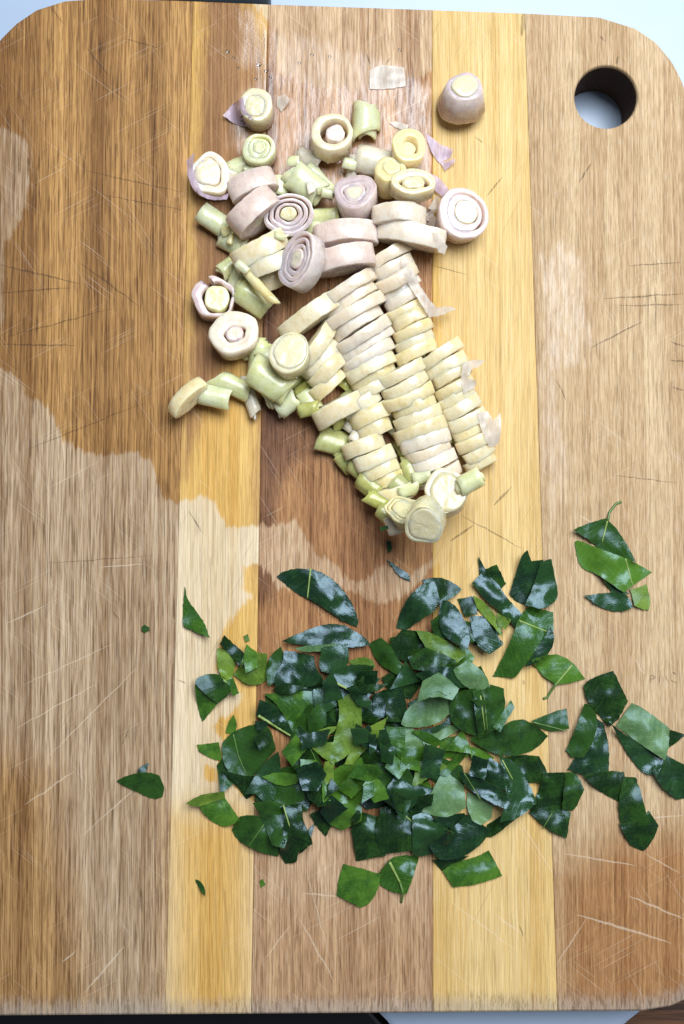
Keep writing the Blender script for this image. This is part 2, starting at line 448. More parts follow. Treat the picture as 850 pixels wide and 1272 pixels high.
# ------------------------------------------------------------------ tray, table, dark things below and around the board
def prism(name, pts, z0, z1, mat, bev=0.001, parent=None):
    bm = bmesh.new()
    vs = [bm.verts.new((p[0], p[1], z0)) for p in pts]
    f = bm.faces.new(vs)
    if f.normal.z > 0: f.normal_flip()
    bm.normal_update()
    r = bmesh.ops.extrude_face_region(bm, geom=[f])
    bmesh.ops.translate(bm, vec=(0, 0, z1 - z0), verts=[v for v in r['geom'] if isinstance(v, bmesh.types.BMVert)])
    bmesh.ops.recalc_face_normals(bm, faces=bm.faces[:])
    if bev:
        bmesh.ops.bevel(bm, geom=[e for e in bm.edges], offset=bev, segments=2, affect='EDGES', profile=0.6)
    me = bpy.data.meshes.new(name); bm.to_mesh(me); bm.free()
    me.materials.append(mat)
    return obj(name, me, parent)

white = simple_mat('white_enamel', (164, 179, 200), 0.32, 0.4, 40, 0.03)
tp = px2w(*np.array([(-230,-230),(1080,-230),(1080,1030),(799,1255),(778,1272),(740,1302),(512,1302),(483,1272),(467,1256),(-230,585)], float).T, 0.0)
tray = prism('white_tray', tp, -0.016, 0.0, white, 0.002)
tag(tray, 'white glossy tray with cut corners under the cutting board', 'tray')

# dark table: planks around the lower edge
def table_mat():
    m = bpy.data.materials.new('dark_table_wood'); t = NT(m)
    P = t.coord('Object')
    n1 = t.noise(t.mapping(P, (12, 200, 1)), 1.0, 4.0, 0.6, 0.6)
    n2 = t.noise(t.mapping(P, (60, 1200, 1)), 1.0, 2.0)
    c = t.mix(t.mapr(n1, 0.35, 0.65), s2l((48, 30, 20)), s2l((98, 64, 42)))
    c = t.mix(t.mapr(n2, 0.55, 0.7), c, s2l((32, 20, 14)))
    t.set(Base_Color=c, Roughness=0.5, Normal=t.bump(n2, 0.4, 0.0003))
    return m
tb = obj('table', mesh('table', [(-1, -1, -0.016), (1, -1, -0.016), (1, 1, -0.016), (-1, 1, -0.016)], [(0, 1, 2, 3)], [table_mat()], False))
tb.location.z = -0.0012
tag(tb, kind='structure')
black = simple_mat('black_enamel', (14, 14, 17), 0.3, 0.5, 50, 0.1)
bp = px2w(*np.array([(-260,1190),(380,1190),(452,1255),(520,1330),(520,1480),(-260,1480)], float).T, 0.0)
bk = prism('black_slab', bp, -0.0172, -0.0062, black, 0.0015)
tag(bk, 'flat black slab below the worn edge of the cutting board', 'slab')
bp = px2w(*np.array([(196,-120),(338,-120),(335,-1.5),(333,0.5),(200,-4.0),(196,-6)], float).T, 0.01)
bk2 = prism('black_case', bp + np.array([0, 0.0012]), 0.0, 0.012, black, 0.0012)
tag(bk2, 'black flat case lying on the white tray beyond the board', 'case')

# ------------------------------------------------------------------ height field used to rest pieces on each other
GS = 0.0005
GX0, GY0, GNX, GNY = -0.16, -0.22, 640, 880
HF = np.full((GNX, GNY), BOARD_T)
def gidx(xy):
    i = np.clip(((xy[:, 0] - GX0) / GS).astype(int), 0, GNX - 1)
    j = np.clip(((xy[:, 1] - GY0) / GS).astype(int), 0, GNY - 1)
    return i, j
BARY = np.array([(a / 5, b / 5, 1 - a / 5 - b / 5) for a in range(6) for b in range(6 - a)])
def samples(V, F):
    T = []
    for f in F:
        for k in range(1, len(f) - 1): T.append((f[0], f[k], f[k + 1]))
    T = np.array(T)
    return np.einsum('bk,tkc->tbc', BARY, V[T]).reshape(-1, 3)
def envelopes(S):
    i, j = gidx(S)
    key = i * GNY + j
    u, inv = np.unique(key, return_inverse=True)
    lo = np.full(len(u), 1e9); hi = np.full(len(u), -1e9)
    np.minimum.at(lo, inv, S[:, 2]); np.maximum.at(hi, inv, S[:, 2])
    return u // GNY, u % GNY, lo, hi

# ------------------------------------------------------------------ lemongrass materials
def lg_material(name, skin, skin2, ring_a, ring_b, core, rings=4.0):
    m = bpy.data.materials.new(name); t = NT(m)
    P = t.coord('Object')
    rad, cap = t.attr('rad'), t.attr('cap')
    rnd = t.node('ShaderNodeObjectInfo').outputs['Random']
    n = t.noise(P, 260, 4.0)
    n2 = t.noise(P, 900, 3.0)
    ph = t.math('ADD', t.math('MULTIPLY', rad, rings), t.math('ADD', t.math('MULTIPLY', n, 0.7), rnd))
    w = t.math('SINE', t.math('MULTIPLY', ph, 6.2832))
    face = t.mix(t.math('MULTIPLY', t.mapr(w, 0.2, 0.95), t.mapr(n, 0.25, 0.6)), s2l(ring_b), s2l(ring_a))
    face = t.mix(t.mapr(rad, 0.30, 0.42), s2l(core), face)
    pores = t.mapr(t.noise(P, 2600, 1.0), 0.62, 0.72)
    face = t.mix(t.math('MULTIPLY', pores, 0.30), face, tuple(x * 0.62 for x in s2l(ring_a)[:3]) + (1,))
    fib = t.noise(t.mapping(P, (1500, 1500, 120)), 1.0, 2.0)
    sk = t.mix(t.mapr(n, 0.35, 0.68), s2l(skin), s2l(skin2))
    sk = t.mix(t.math('MULTIPLY', t.mapr(fib, 0.5, 0.7), 0.18), sk, tuple(x * 0.7 for x in s2l(skin2)[:3]) + (1,))
    c = t.mix(cap, sk, face)
    hs = t.node('ShaderNodeHueSaturation')
    t.put(hs.inputs['Color'], c)
    t.put(hs.inputs['Value'], t.mapr(rnd, 0, 1, 0.91, 1.02, False))
    t.put(hs.inputs['Saturation'], t.mapr(t.math('FRACT', t.math('MULTIPLY', rnd, 7.3)), 0, 1, 0.90, 1.18, False))
    t.set(Base_Color=hs.outputs[0], Roughness=t.mapr(n2, 0.3, 0.7, 0.16, 0.42, False), Specular_IOR_Level=0.5)
    t.set(Subsurface_Weight=0.8, Subsurface_Scale=0.0045)
    t.bsdf.inputs['Subsurface Radius'].default_value = (1.0, 0.8, 0.45)
    h = t.math('ADD', t.math('MULTIPLY', w, t.math('MULTIPLY', cap, 0.12)), t.math('ADD', n2, t.math('MULTIPLY', fib, 0.6)))
    t.set(Normal=t.bump(t.noise(P, 330, 2.0), 0.25, 0.0005, t.bump(h, 0.35, 0.00022)), Coat_Weight=0.35, Coat_Roughness=0.22)
    return m
LG = {
 'mauve': lg_material('lemongrass_mauve', (230,211,200), (219,197,186), (208,185,182), (219,203,196), (224,215,192), 4.0),
 'lilac': lg_material('lemongrass_lilac', (224,206,197), (211,189,181), (190,164,170), (210,191,188), (222,214,190), 4.0),
 'cream': lg_material('lemongrass_cream', (231,216,182), (223,204,158), (218,204,163), (228,214,180), (226,213,174), 4.0),
 'white': lg_material('lemongrass_white', (231,215,195), (223,204,178), (216,200,178), (228,214,194), (228,215,186), 4.0),
 'green': lg_material('lemongrass_green', (224,220,178), (213,211,156), (209,207,148), (224,219,180), (222,215,164), 4.0),
 'olive': lg_material('lemongrass_olive', (190,188,126), (170,170,100), (172,172,102), (198,198,138), (192,190,124), 4.0),
 'yellow': lg_material('lemongrass_yellow', (229,212,166), (221,198,140), (218,202,152), (228,213,170), (226,213,162), 4.0),
}
def peel_material():
    m = bpy.data.materials.new('lemongrass_peel'); t = NT(m)
    P = t.coord('Object')
    n = t.noise(t.mapping(P, (500, 120, 200)), 1.0, 3.0)
    c = t.mix(n, s2l((214, 198, 184)), s2l((232, 222, 208)))
    t.set(Base_Color=c, Roughness=0.30, Specular_IOR_Level=0.45, Transmission_Weight=0.0, Alpha=t.mapr(n, 0.3, 0.7, 0.30, 0.72, False),
          Normal=t.bump(n, 0.6, 0.0004))
    return m
PEEL = peel_material()
def peel_mauve():
    m = PEEL.copy(); m.name = 'lemongrass_peel_mauve'
    for nd in m.node_tree.nodes:
        if nd.type == 'MIX':
            nd.inputs[6].default_value = s2l((186, 156, 176)); nd.inputs[7].default_value = s2l((214, 194, 206))
    return m
PEELM = peel_mauve()

# ------------------------------------------------------------------ lemongrass shapes (local z = stalk axis)
def wobble(n, amp, seed, k0=2, k1=6):
    r = np.random.default_rng(seed)
    th = np.arange(n) * 2 * math.pi / n
    w = np.zeros(n)
    for k in range(k0, k1): w += r.normal() / k * np.cos(k * th + r.uniform(0, 6.28))
    return 1 + amp * w

def solid_slice(rx, ry, h, seed, amp=0.05, taper=0.0, dome=0.0, n=44, top_cut=0.0, sag=0.0):
    th = np.arange(n) * 2 * math.pi / n
    w = wobble(n, amp, seed)
    r0 = np.random.default_rng(seed + 5)
    loops = []
    b = min(h * 0.06, 0.00018)
    def ring(s, z, rad, cap):
        t = 1 - taper * (z / h)
        X, Y = rx * w * np.cos(th) * s * t, ry * w * np.sin(th) * s * t
        zz = np.full(n, z) + top_cut * X * (1 if z > 0 else 0) - sag * (Y / max(ry, 1e-6)) ** 2
        zz += r0.normal(0, 0.00006, n)
        loops.append((np.stack([X, Y, zz], 1), rad, cap))
    hb = h / 2
    bs = b / max(rx, ry)
    for s in (0.03, 0.4, 0.75): ring(s, -hb, s, 1)
    ring(1 - bs, -hb, 0.97, 1); ring(1, -hb + b, 1, 0)
    ring(1 + 0.012, 0, 1, 0)
    ring(1, hb - b, 1, 0); ring(1 - bs, hb, 0.97, 1)
    for s in (0.82, 0.62, 0.42, 0.22, 0.03): ring(s, hb + dome * (1 - s * s), s, 1)
    V = np.vstack([l[0] for l in loops])
    rad = np.concatenate([np.full(n, l[1]) for l in loops]); cap = np.concatenate([np.full(n, l[2]) for l in loops])
    F = []
    for k in range(len(loops) - 1):
        a, c = k * n, (k + 1) * n
        for q in range(n): F.append([a + q, a + (q + 1) % n, c + (q + 1) % n, c + q])
    F.append(list(range(n))[::-1]); e = (len(loops) - 1) * n
    F.append([e + q for q in range(n)])
    return V, F, rad, cap

def ring_slice(rx, ry, wall, h, seed, amp=0.05, off=(0, 0), n=48, open_at=None, taper=0.0, wvar=0.25):
    """one sheath layer: a closed band (or an open C when open_at is an angle)"""
    th = np.arange(n) * 2 * math.pi / n
    w = wobble(n, amp, seed)
    wv = wobble(n, wvar, seed + 3, 1, 4)
    b = min(h * 0.05, wall * 0.15, 0.00013)
    def pt(dr, z):
        t = 1 - taper * (z / h)
        wl = wall * wv
        X = (rx * w * t - wl * dr) * np.cos(th) + off[0] * dr
        Y = (ry * w * t - wl * dr) * np.sin(th) + off[1] * dr
        return np.stack([X, Y, np.full(n, z)], 1)
    hb = h / 2
    prof = [(0, -hb + b, 1, 0), (0, hb - b, 1, 0), (0.12, hb, .97, 1), (0.5, hb + b * 0.4, .8, 1), (0.88, hb, .62, 1), (1, hb - b, .55, .6), (1, -hb + b, .55, .6), (0.88, -hb, .6, 1), (0.12, -hb, .97, 1)]
    V = np.vstack([pt(p[0], p[1]) for p in prof])
    rad = np.concatenate([np.full(n, p[2]) for p in prof]); cap = np.concatenate([np.full(n, float(p[3])) for p in prof])
    F = []
    m = len(prof)
    skip = set()
    if open_at is not None:
        k0 = int((open_at % 360) / 360 * n); skip = {k0 % n, (k0 + 1) % n, (k0 + 2) % n}
    for k in range(m):
        a, c = k * n, ((k + 1) % m) * n
        for q in range(n):
            if q in skip: continue
            F.append([a + q, a + (q + 1) % n, c + (q + 1) % n, c + q])
    if skip:
        ks = sorted(skip)
        s0 = [q for q in ks if (q - 1) % n not in skip][0]; s1 = ([q for q in ks if (q + 1) % n not in skip][0] + 1) % n
        F.append([k * n + s0 for k in range(m)]); F.append([k * n + s1 for k in range(m)][::-1])
    return V, F, rad, cap

def shell_piece(L, Wd, layers, seed, arc=150):
    """cut piece of curved sheath lying concave side down: length L along x, width Wd along y"""
    r = np.random.default_rng(seed)
    V, F, rad, cap = [], [], [], []
    A = math.radians(arc)
    R = Wd / (2 * math.sin(min(A, math.pi) / 2))
    th_w = 0.0011
    for ly in range(layers):
        Ro = R - ly * (th_w + 0.0003)
        Ri = Ro - th_w
        a0, a1 = -A / 2 + r.uniform(0, 0.15), A / 2 - r.uniform(0, 0.15)
        na, nl = 14, 5
        base = len(V)
        sh = r.normal(0, 0.04) * L
        sk0, sk1 = r.normal(0, 0.10) * L, r.normal(0, 0.10) * L
        cur = r.normal(0, 0.05) * L
        for s, RR in ((0, Ro), (1, Ri)):
            for i in range(na + 1):
                a = a0 + (a1 - a0) * i / na
                for j in range(nl + 1):
                    u = j / nl - 0.5
                    e = (i / na - 0.5)
                    x = L * u + sh + e * (sk0 * (0.5 - u) + sk1 * (0.5 + u)) + cur * math.sin(3 * e + seed) * u * 2
                    rr = RR * (1 + 0.03 * math.sin(a * 3 + seed))
                    V.append((x, rr * math.sin(a), rr * math.cos(a)))
                    rad.append(1 - 0.3 * s); cap.append(0.0 if s == 0 else 0.6)
        nn = (na + 1) * (nl + 1)
        def ix(s, i, j): return base + s * nn + i * (nl + 1) + j
        for i in range(na):
            for j in range(nl):
                F.append([ix(0, i, j), ix(0, i, j + 1), ix(0, i + 1, j + 1), ix(0, i + 1, j)])
                F.append([ix(1, i, j), ix(1, i + 1, j), ix(1, i + 1, j + 1), ix(1, i, j + 1)])
            for j, fl in ((0, 0), (nl, 1)):
                q = [ix(0, i, j), ix(0, i + 1, j), ix(1, i + 1, j), ix(1, i, j)]
                F.append(q[::-1] if fl else q)
        for j in range(nl):
            for i, fl in ((0, 1), (na, 0)):
                q = [ix(0, i, j), ix(0, i, j + 1), ix(1, i, j + 1), ix(1, i, j)]
                F.append(q[::-1] if fl else q)
    V = np.array(V)
    V[:, 2] -= R * math.cos(A / 2)
    return V, F, np.array(rad), np.array(cap)

def lumpy(V, amp=0.00030, f=330.0):
    o = random.uniform(0, 90)
    return V + np.array([tuple(mnoise.noise_vector(Vector((p[0] * f + o, p[1] * f, p[2] * f)))) for p in V]) * amp

def place(parts, rot, px, py, name, label, group, sink=88, zcap=None):
    """rest a rigid piece (list of (partname, V, F, rad, cap, mat)) at a photo pixel on whatever lies below"""
    M = np.array(rot)
    parts = [(p[0], lumpy(p[1]), *p[2:]) for p in parts]
    top = BOARD_T + 0.004
    allS = [samples(p[1] @ M.T, p[2]) for p in parts]
    S = np.vstack(allS)
    hmid = S[:, 2].max()
    z = 0
    for it in range(3):
        xy = px2w(px, py, top)
        T = S.copy(); T[:, :2] += xy
        gi, gj, lo, hi = envelopes(T)
        z = np.percentile(HF[gi, gj] - lo, sink)
        if zcap is not None: z = min(z, BOARD_T - lo.min() + zcap)
        z = max(z, BOARD_T - lo.min() + 0.00005)
        top = z + 0.65 * hmid
    HF[gi, gj] = np.maximum(HF[gi, gj], hi + z)
    origin = np.array([xy[0], xy[1], lo.min() + z])
    shift = np.array([0, 0, -lo.min()])
    if len(parts) == 1:
        pn, V, F, rad, cap, mt = parts[0]
        # keep the stalk axis as object z for the material: bake rotation into the object instead
        me = mesh(name, V, F, [mt]); fattr(me, 'rad', rad); fattr(me, 'cap', cap)
        o = obj(name, me)
        o.matrix_world = Matrix.Translation(Vector(origin + shift)) @ Matrix(M.tolist()).to_4x4()
        root = o
    else:
        root = obj(name, None)
        root.empty_display_size = 0.005
        root.location = origin
        for pn, V, F, rad, cap, mt in parts:
            me = mesh(pn, V, F, [mt]); fattr(me, 'rad', rad); fattr(me, 'cap', cap)
            o = obj(pn, me, root)
            o.matrix_local = Matrix.Translation(Vector(shift)) @ Matrix(M.tolist()).to_4x4()
    tag(root, label, 'lemongrass', group)
    return root

def rot_coin(yaw, tilt, tdir):
    """axis up, tilted by tilt deg so that the face looks towards photo direction tdir (deg, 0=right, 90=up)"""
    ax = Vector((-math.sin(math.radians(tdir)), math.cos(math.radians(tdir)), 0))
    return (Matrix.Rotation(math.radians(tilt), 3, ax) @ Matrix.Rotation(math.radians(yaw), 3, 'Z'))

def rot_band(ang, lean):
    """slice on edge: its diameter (local x) along ang, its axis (local z) square to it and raised by lean"""
    a = math.radians(ang)
    ex = Vector((math.cos(a), math.sin(a), 0))
    n = Vector((-math.sin(a), math.cos(a), 0))
    ez = n * math.cos(math.radians(lean)) + Vector((0, 0, 1)) * math.sin(math.radians(lean))
    ey = ez.cross(ex)
    return Matrix((ex, ey, ez)).transposed()

px = PXM
seedc = [100]
def sd():
    seedc[0] += 1
    return seedc[0]

def band(cx, cy, ln, wd, ang, pal, label, group, lean=10, flat=0.58, sink=88, zcap=0.004):
    s = sd()
    h = wd * px * 1.0 * math.cos(math.radians(lean))
    ln *= 1.13
    a = ln * px / 2
    V, F, rad, cap = solid_slice(a, a * flat * random.uniform(.92, 1.08), h, s, amp=0.05, sag=0.0010 * random.uniform(-1, 1))
    return place([('slice', V, F, rad, cap, LG[pal])], rot_band(ang + random.uniform(-2.5, 2.5), lean + random.uniform(-8, 8)), cx, cy, 'lemongrass_slice', label, group, sink, zcap)

def shell(cx, cy, L, Wd, ang, pal, label, group, layers=2, arc=140, tilt=None, sink=85):
    s = sd()
    V, F, rad, cap = shell_piece(L * px, Wd * px, layers, s, arc)
    tl = random.uniform(-14, 14) if tilt is None else tilt
    R = Matrix.Rotation(math.radians(ang), 3, 'Z') @ Matrix.Rotation(math.radians(tl), 3, 'Y') @ Matrix.Rotation(math.radians(random.uniform(-12, 12)), 3, 'X')
    return place([('sheath', V, F, rad, cap, LG[pal])], R, cx, cy, 'lemongrass_sheath_piece', label, group, sink)

def coin(cx, cy, rx, ry, h, pal, label, group=None, yaw=0, tilt=4, tdir=200, core=0.5, wall=None, rings=1, corepal=None, open_at=None, off=(0, 0), taper=0.0, corelift=0.0003, amp=0.085, sink=90):
    s = sd()
    parts = []
    if not wall and off == (0, 0): off = (random.uniform(-.9, .9) * MM, random.uniform(-.9, .9) * MM)
    rx, ry, hh = rx * px, ry * px, h * MM
    wl = (wall * px) if wall else (1 - core) * min(rx, ry) / rings * 0.995
    cr = 1.0
    for k in range(rings):
        f = 1 - k * (wl * 1.004) / min(rx, ry)
        V, F, rad, cap = ring_slice(rx * f, ry * f, wl, hh * (1 - 0.04 * k), s + (k * 10 if wall else 0), amp, off=off, open_at=open_at if k == 0 else None, taper=taper, wvar=0.22 if wall else 0.05)
        V[:, 2] += 0.00015 * (k % 2)
        parts.append(('outer_layer' if k == 0 else 'inner_layer', V, F, rad, cap, LG[pal]))
    V, F, rad, cap = solid_slice(rx * core, ry * core, hh * 0.985, s + (77 if wall else 0), amp, taper=taper, dome=0.0001)
    V[:, 2] += corelift; V[:, 0] += off[0]; V[:, 1] += off[1]
    parts.append(('core', V, F, rad * 0.5, cap, LG[corepal or pal]))
    return place(parts, rot_coin(yaw, tilt, tdir), cx, cy, 'lemongrass_slice', label, group, sink)

# ------------------------------------------------------------------ lemongrass: the cut pieces
GA = 'loose mauve lemongrass slices'
GS_ = 'small lemongrass sheath pieces'
LGM = [((261,217),'oval white slice'),((322,186),'small swirled green slice'),((412,167),'gapped cream ring'),((507,185),'hollow yellow ring'),((265,370),'open mauve ring'),
       ((291,415),'lilac-centred slice'),((360,440),'round slice in the fringe'),((443,243),'blocky mauve chunk'),((358,264),'diamond-shaped slice'),((375,322),'tilted ringed slice'),
       ((421,508),'low outer row'),((398,450),'short outer row'),((232,493),'single slice on edge'),((556,612),'thick grey-cream slice'),((506,638),'crumpled rolled slice'),((460,440),'left-hand row'),((452,560),'middle of the low outer row'),((505,560),'gap between the rows')]
def nearest(lm, x, y): return min(lm, key=lambda q: (q[0][0] - x) ** 2 + (q[0][1] - y) ** 2)[1]
def small(a, where):
    w = {'green': 'small pale green', 'olive': 'small olive', 'white': 'small whitish', 'yellow': 'small yellowish'}[a[5]]
    return '%s lemongrass %s, by the %s' % (w, where, nearest(LGM, a[0], a[1]))

# --- loose green sheath pieces under and between the mauve slices
W1 = 'sheath between the mauve slices'
for a in [(297,206,28,27,20,'green'),(346,231,22,30,80,'green'),(385,196,34,27,-20,'white'),(400,222,46,16,-45,'green'),
          (281,284,24,19,70,'green'),(402,268,36,24,0,'green'),(391,291,30,28,70,'green'),(355,298,26,20,60,'olive'),(438,206,28,15,80,'white')]:
    shell(*a, small(a, W1), GS_)
shell(262,270,36,29,-33,'green','pale green lemongrass sheath piece with a notched end, beside the oval slice',None,tilt=4)
shell(289,297,33,31,-30,'green','pale green lemongrass sheath piece touching the notched one',None,tilt=-4)
shell(381,227,48,38,-38,'green','broad pale green lemongrass sheath piece above the diamond-shaped slice',None,layers=3,tilt=3)
shell(455,148,38,36,88,'green','squarish green lemongrass piece standing beside the ring with a gap',None,layers=3,arc=170,tilt=6)
shell(466,198,42,41,-14,'white','white square-cut lemongrass piece beside the hollow yellow ring',None,layers=3,arc=150,tilt=-4)
shell(284,330,28,25,40,'green','frilled green lemongrass sheath piece next to the open mauve ring',None); shell(297,345,34,28,70,'green','green sheath piece between the frilled one and the fanned cream slices',None)
band(336,346,46,20,22,'cream','lowest of three cream slices fanned below the diamond-shaped slice',None,lean=10)
band(334,326,56,20,23,'cream','middle of three cream slices fanned below the diamond-shaped slice',None,lean=10)
band(322,307,64,25,28,'cream','uppermost and widest of three cream slices fanned below the diamond-shaped slice',None,lean=10)
shell(315,370,46,36,-35,'green','pale green curved lemongrass sheath lying against the fanned cream slices',None,layers=2,tilt=2)
shell(322,354,58,13,-50,'yellow','narrow yellow-green sheath strip on the curved green sheath',None,layers=1)

# --- loose fringe at the lower left of the rows
W3 = 'sheath in the fringe'
for a in [(365,468,28,24,40,'olive'),(377,484,26,22,35,'olive'),(318,432,30,26,75,'green'),(310,492,48,18,-70,'white'),(290,478,46,26,-25,'green'),
          (322,444,32,30,85,'green'),(345,488,34,26,40,'green'),(357,501,28,26,35,'green'),(385,498,28,25,-60,'green'),(383,508,24,18,10,'olive'),(340,452,40,22,-50,'green')]:
    shell(*a, small(a, W3), GS_)
shell(335,472,50,46,-35,'green','broad curved green lemongrass sheath in the fringe left of the rows',None,layers=2,arc=120,tilt=3)
shell(266,492,40,30,-12,'green','green lemongrass sheath piece next to the single slice on its edge',None,layers=2,tilt=0)
band(232,493,50,17,43,'cream','single cream lemongrass slice standing on its edge, apart from the fringe',None,lean=-22,flat=0.45)

# --- green offcuts under the left flank of the rows
W4 = 'sheath under the rows'
for a in [(412,547,38,32,-15,'olive'),(430,574,24,22,-50,'olive'),(446,584,26,22,-40,'olive'),(458,603,28,26,-40,'olive'),(470,622,26,22,-30,'olive'),
          (480,640,24,20,-40,'olive'),(490,652,22,20,-70,'white'),(430,440,30,30,55,'olive'),(433,470,30,30,55,'olive'),(402,440,26,24,50,'olive'),(440,490,30,24,40,'olive'),
          (506,560,34,26,-60,'olive'),(512,585,36,24,-70,'olive'),(500,605,26,24,-40,'olive'),(425,520,26,22,30,'olive'),(478,520,30,26,20,'olive')]:
    shell(*a, small(a, W4), GS_, arc=110)
shell(438,526,20,20,60,'white','upper of two tiny white lemongrass cubes beside the rows',None,arc=100)
shell(444,541,20,20,60,'white','lower of two tiny white lemongrass cubes beside the rows',None,arc=100)

rc = random.Random(77)
PILE = np.array([(425,360),(495,312),(520,400),(560,440),(605,560),(560,600),(520,650),(480,630),(400,535),(370,470)], float)
LOOSE = np.array([(262,195),(330,178),(420,150),(520,170),(560,240),(500,300),(400,330),(330,380),(280,400),(262,320),(255,270)], float)
k = 0
while k < 46:
    reg, inpile = (PILE, True) if k < 22 else (LOOSE, False)
    x, y = rc.uniform(250, 620), rc.uniform(140, 660)
    if sdf_poly(np.array([[x, y]]), reg)[0] < 2: continue
    k += 1
    sz = rc.uniform(14, 26) if inpile else rc.uniform(9, 17)
    a = (x, y, sz, sz * rc.uniform(.6, .95), rc.uniform(0, 180), rc.choice(('olive', 'green', 'green')) if inpile else rc.choice(('green', 'white', 'green', 'yellow')))
    shell(*a, small(a, 'crumb in the rows' if inpile else 'crumb'), GS_ + (' in the rows' if inpile else ', crumbs'), layers=1, arc=rc.choice((70, 110)), sink=80)

# --- the shingled rows: (px, py, length, width, angle, palette), listed from the far end of each row to the leaf-heap end
ORD = ['first','second','third','fourth','fifth','sixth','seventh','eighth','ninth','tenth','eleventh','twelfth','thirteenth']
def rowline(p0, p1, n, L0, L1, a0, a1, pals, wk=1.0):
    out = []
    for k in range(n):
        f = k / max(1, n - 1)
        pitch = math.hypot(p1[0] - p0[0], p1[1] - p0[1]) / max(1, n - 1)
        bow = 3.0 * math.sin(f * 3.14)
        out.append((p0[0] + (p1[0] - p0[0]) * f + random.uniform(-2.2, 2.2) + bow, p0[1] + (p1[1] - p0[1]) * f + random.uniform(-1.0, 1.0), (L0 + (L1 - L0) * f) * random.uniform(.88, 1.10),
                    pitch * random.uniform(.97, 1.14) * wk, a0 + (a1 - a0) * f + random.uniform(-4, 4), pals[min(len(pals) - 1, int(f * len(pals)))]))
    return out
ROWS = [
 ('right-hand', rowline((548,438), (598,574), 11, 50, 40, 30, 28, ['cream'], 1.0), 8),
 ('long central', rowline((483,316), (519,436), 10, 48, 46, 31, 28, ['white','white','cream','cream']), 8),
 ('lower central', rowline((496,462), (543,588), 10, 56, 58, 27, 20, ['cream','cream','white']), 8),
 ('left-hand', rowline((432,357), (466,482), 10, 76, 52, 35, 24, ['white','white','white','cream']), 8),
 ('short outer', rowline((390,428), (408,476), 4, 56, 46, 54, 44, ['cream']), 10),
 ('low outer', [(421,508,58,23,30,'cream')] + rowline((450,498), (464,530), 3, 44, 44, 28, 26, ['cream']) + rowline((452,554), (489,613), 5, 48, 42, 24, 22, ['cream','yellow']), 8),
]
for rn, lst, lean in ROWS:
    for k in reversed(range(len(lst))):
        c = lst[k]
        band(*c, '%s lemongrass slice, %s from the mauve slices in the %s shingled row' % ({'white': 'whitish', 'cream': 'cream', 'yellow': 'yellowish'}[c[5]], ORD[k], rn),
             'slices of the %s row' % rn, lean=lean, flat=0.55, sink=80, zcap=random.uniform(0.0002, 0.0013) + 0.0012 * (rn in ('low outer', 'short outer')))
band(388,389,80,22,33,'cream','long thin cream lemongrass slice bridging from the left-hand row to the fringe',None,lean=0,flat=0.42,sink=70)

# --- slices lying face up
coin(319,132,20.5,21,9,'cream','round cream slice on a pointed mauve leaf base beside the small clear skin flake',None,core=0.62,tilt=5,tdir=120,corepal='cream',sink=95)
coin(261,217,24,27,7,'white','oval white slice in a mauve pointed sheath beside the notched green piece',None,yaw=15,core=0.66,tilt=5,tdir=60,rings=1)
coin(322,186,20,20,6,'green','small pale green slice with a swirled centre, between two mauve slices',None,core=0.4,rings=2,tilt=8,tdir=120)
coin(412,167,25,26,9,'cream','cream ring slice with a gap round its lilac centre',None,core=0.44,wall=8,corepal='mauve',tilt=12,tdir=80,off=(0.0014,0.0),corelift=-0.0006)
coin(507,185,21,22,11,'yellow','hollow yellow ring slice with a slit in its middle',None,core=0.40,wall=11,corepal='cream',tilt=20,tdir=75,taper=-0.12,corelift=-0.002)
coin(574,266,30,31,9,'lilac','largest mauve slice with a cream core, on the yellow plank',None,core=0.46,rings=2,corepal='cream',tilt=10,tdir=20,taper=-0.08)
coin(265,370,25,27,8,'lilac','open mauve ring slice with a pale loose core on the brown plank',None,core=0.60,wall=7,corepal='green',open_at=110,off=(0.0014,-0.0006),tilt=6,tdir=60)
coin(291,415,31,26,8,'white','wide creamy slice with a lilac star-shaped centre, beside the open mauve ring',None,yaw=8,core=0.36,rings=1,corepal='lilac',tilt=10,tdir=100)
coin(360,440,25,25,6,'cream','pale greenish round slice in the fringe next to the short outer row',None,core=0.84,rings=1,tilt=14,tdir=110)
coin(484,219,19,18,11,'yellow','pale yellow dotted slice between the hollow ring and the white square-cut piece',None,core=0.55,tilt=22,tdir=85)
coin(511,239,27,17,7,'cream','half-moon cream slice below the curled purple peel',None,core=0.5,tilt=16,tdir=80)
coin(358,264,33,23,8,'lilac','diamond-shaped mauve slice with purple growth rings',None,yaw=15,core=0.33,rings=3,corepal='cream',tilt=14,tdir=290,amp=0.11)
coin(443,243,26,24,12,'lilac','blocky mauve chunk with a round hollow in its side',None,yaw=35,core=0.5,tilt=20,tdir=110,amp=0.10)
coin(375,322,36,24,8,'lilac','tilted mauve slice with purple rings leaning on the fanned cream slices',None,yaw=65,core=0.35,rings=3,corepal='mauve',tilt=38,tdir=170)
coin(556,612,26,26,9,'cream','thick grey-cream round slice at the leaf-heap end of the rows',None,core=0.86,tilt=14,tdir=110)
coin(506,638,25,16,9,'yellow','crumpled rolled slice with a frilled end at the tip of the rows',None,yaw=-15,core=0.62,rings=2,tilt=24,tdir=120,amp=0.16)
coin(530,646,22,23,10,'cream','rounded cream slice at the very tip of the rows',None,core=0.86,rings=1,tilt=30,tdir=240,amp=0.13)
shell(585,598,30,26,30,'green','small glassy green sheath piece beside the thick grey-cream slice',None)
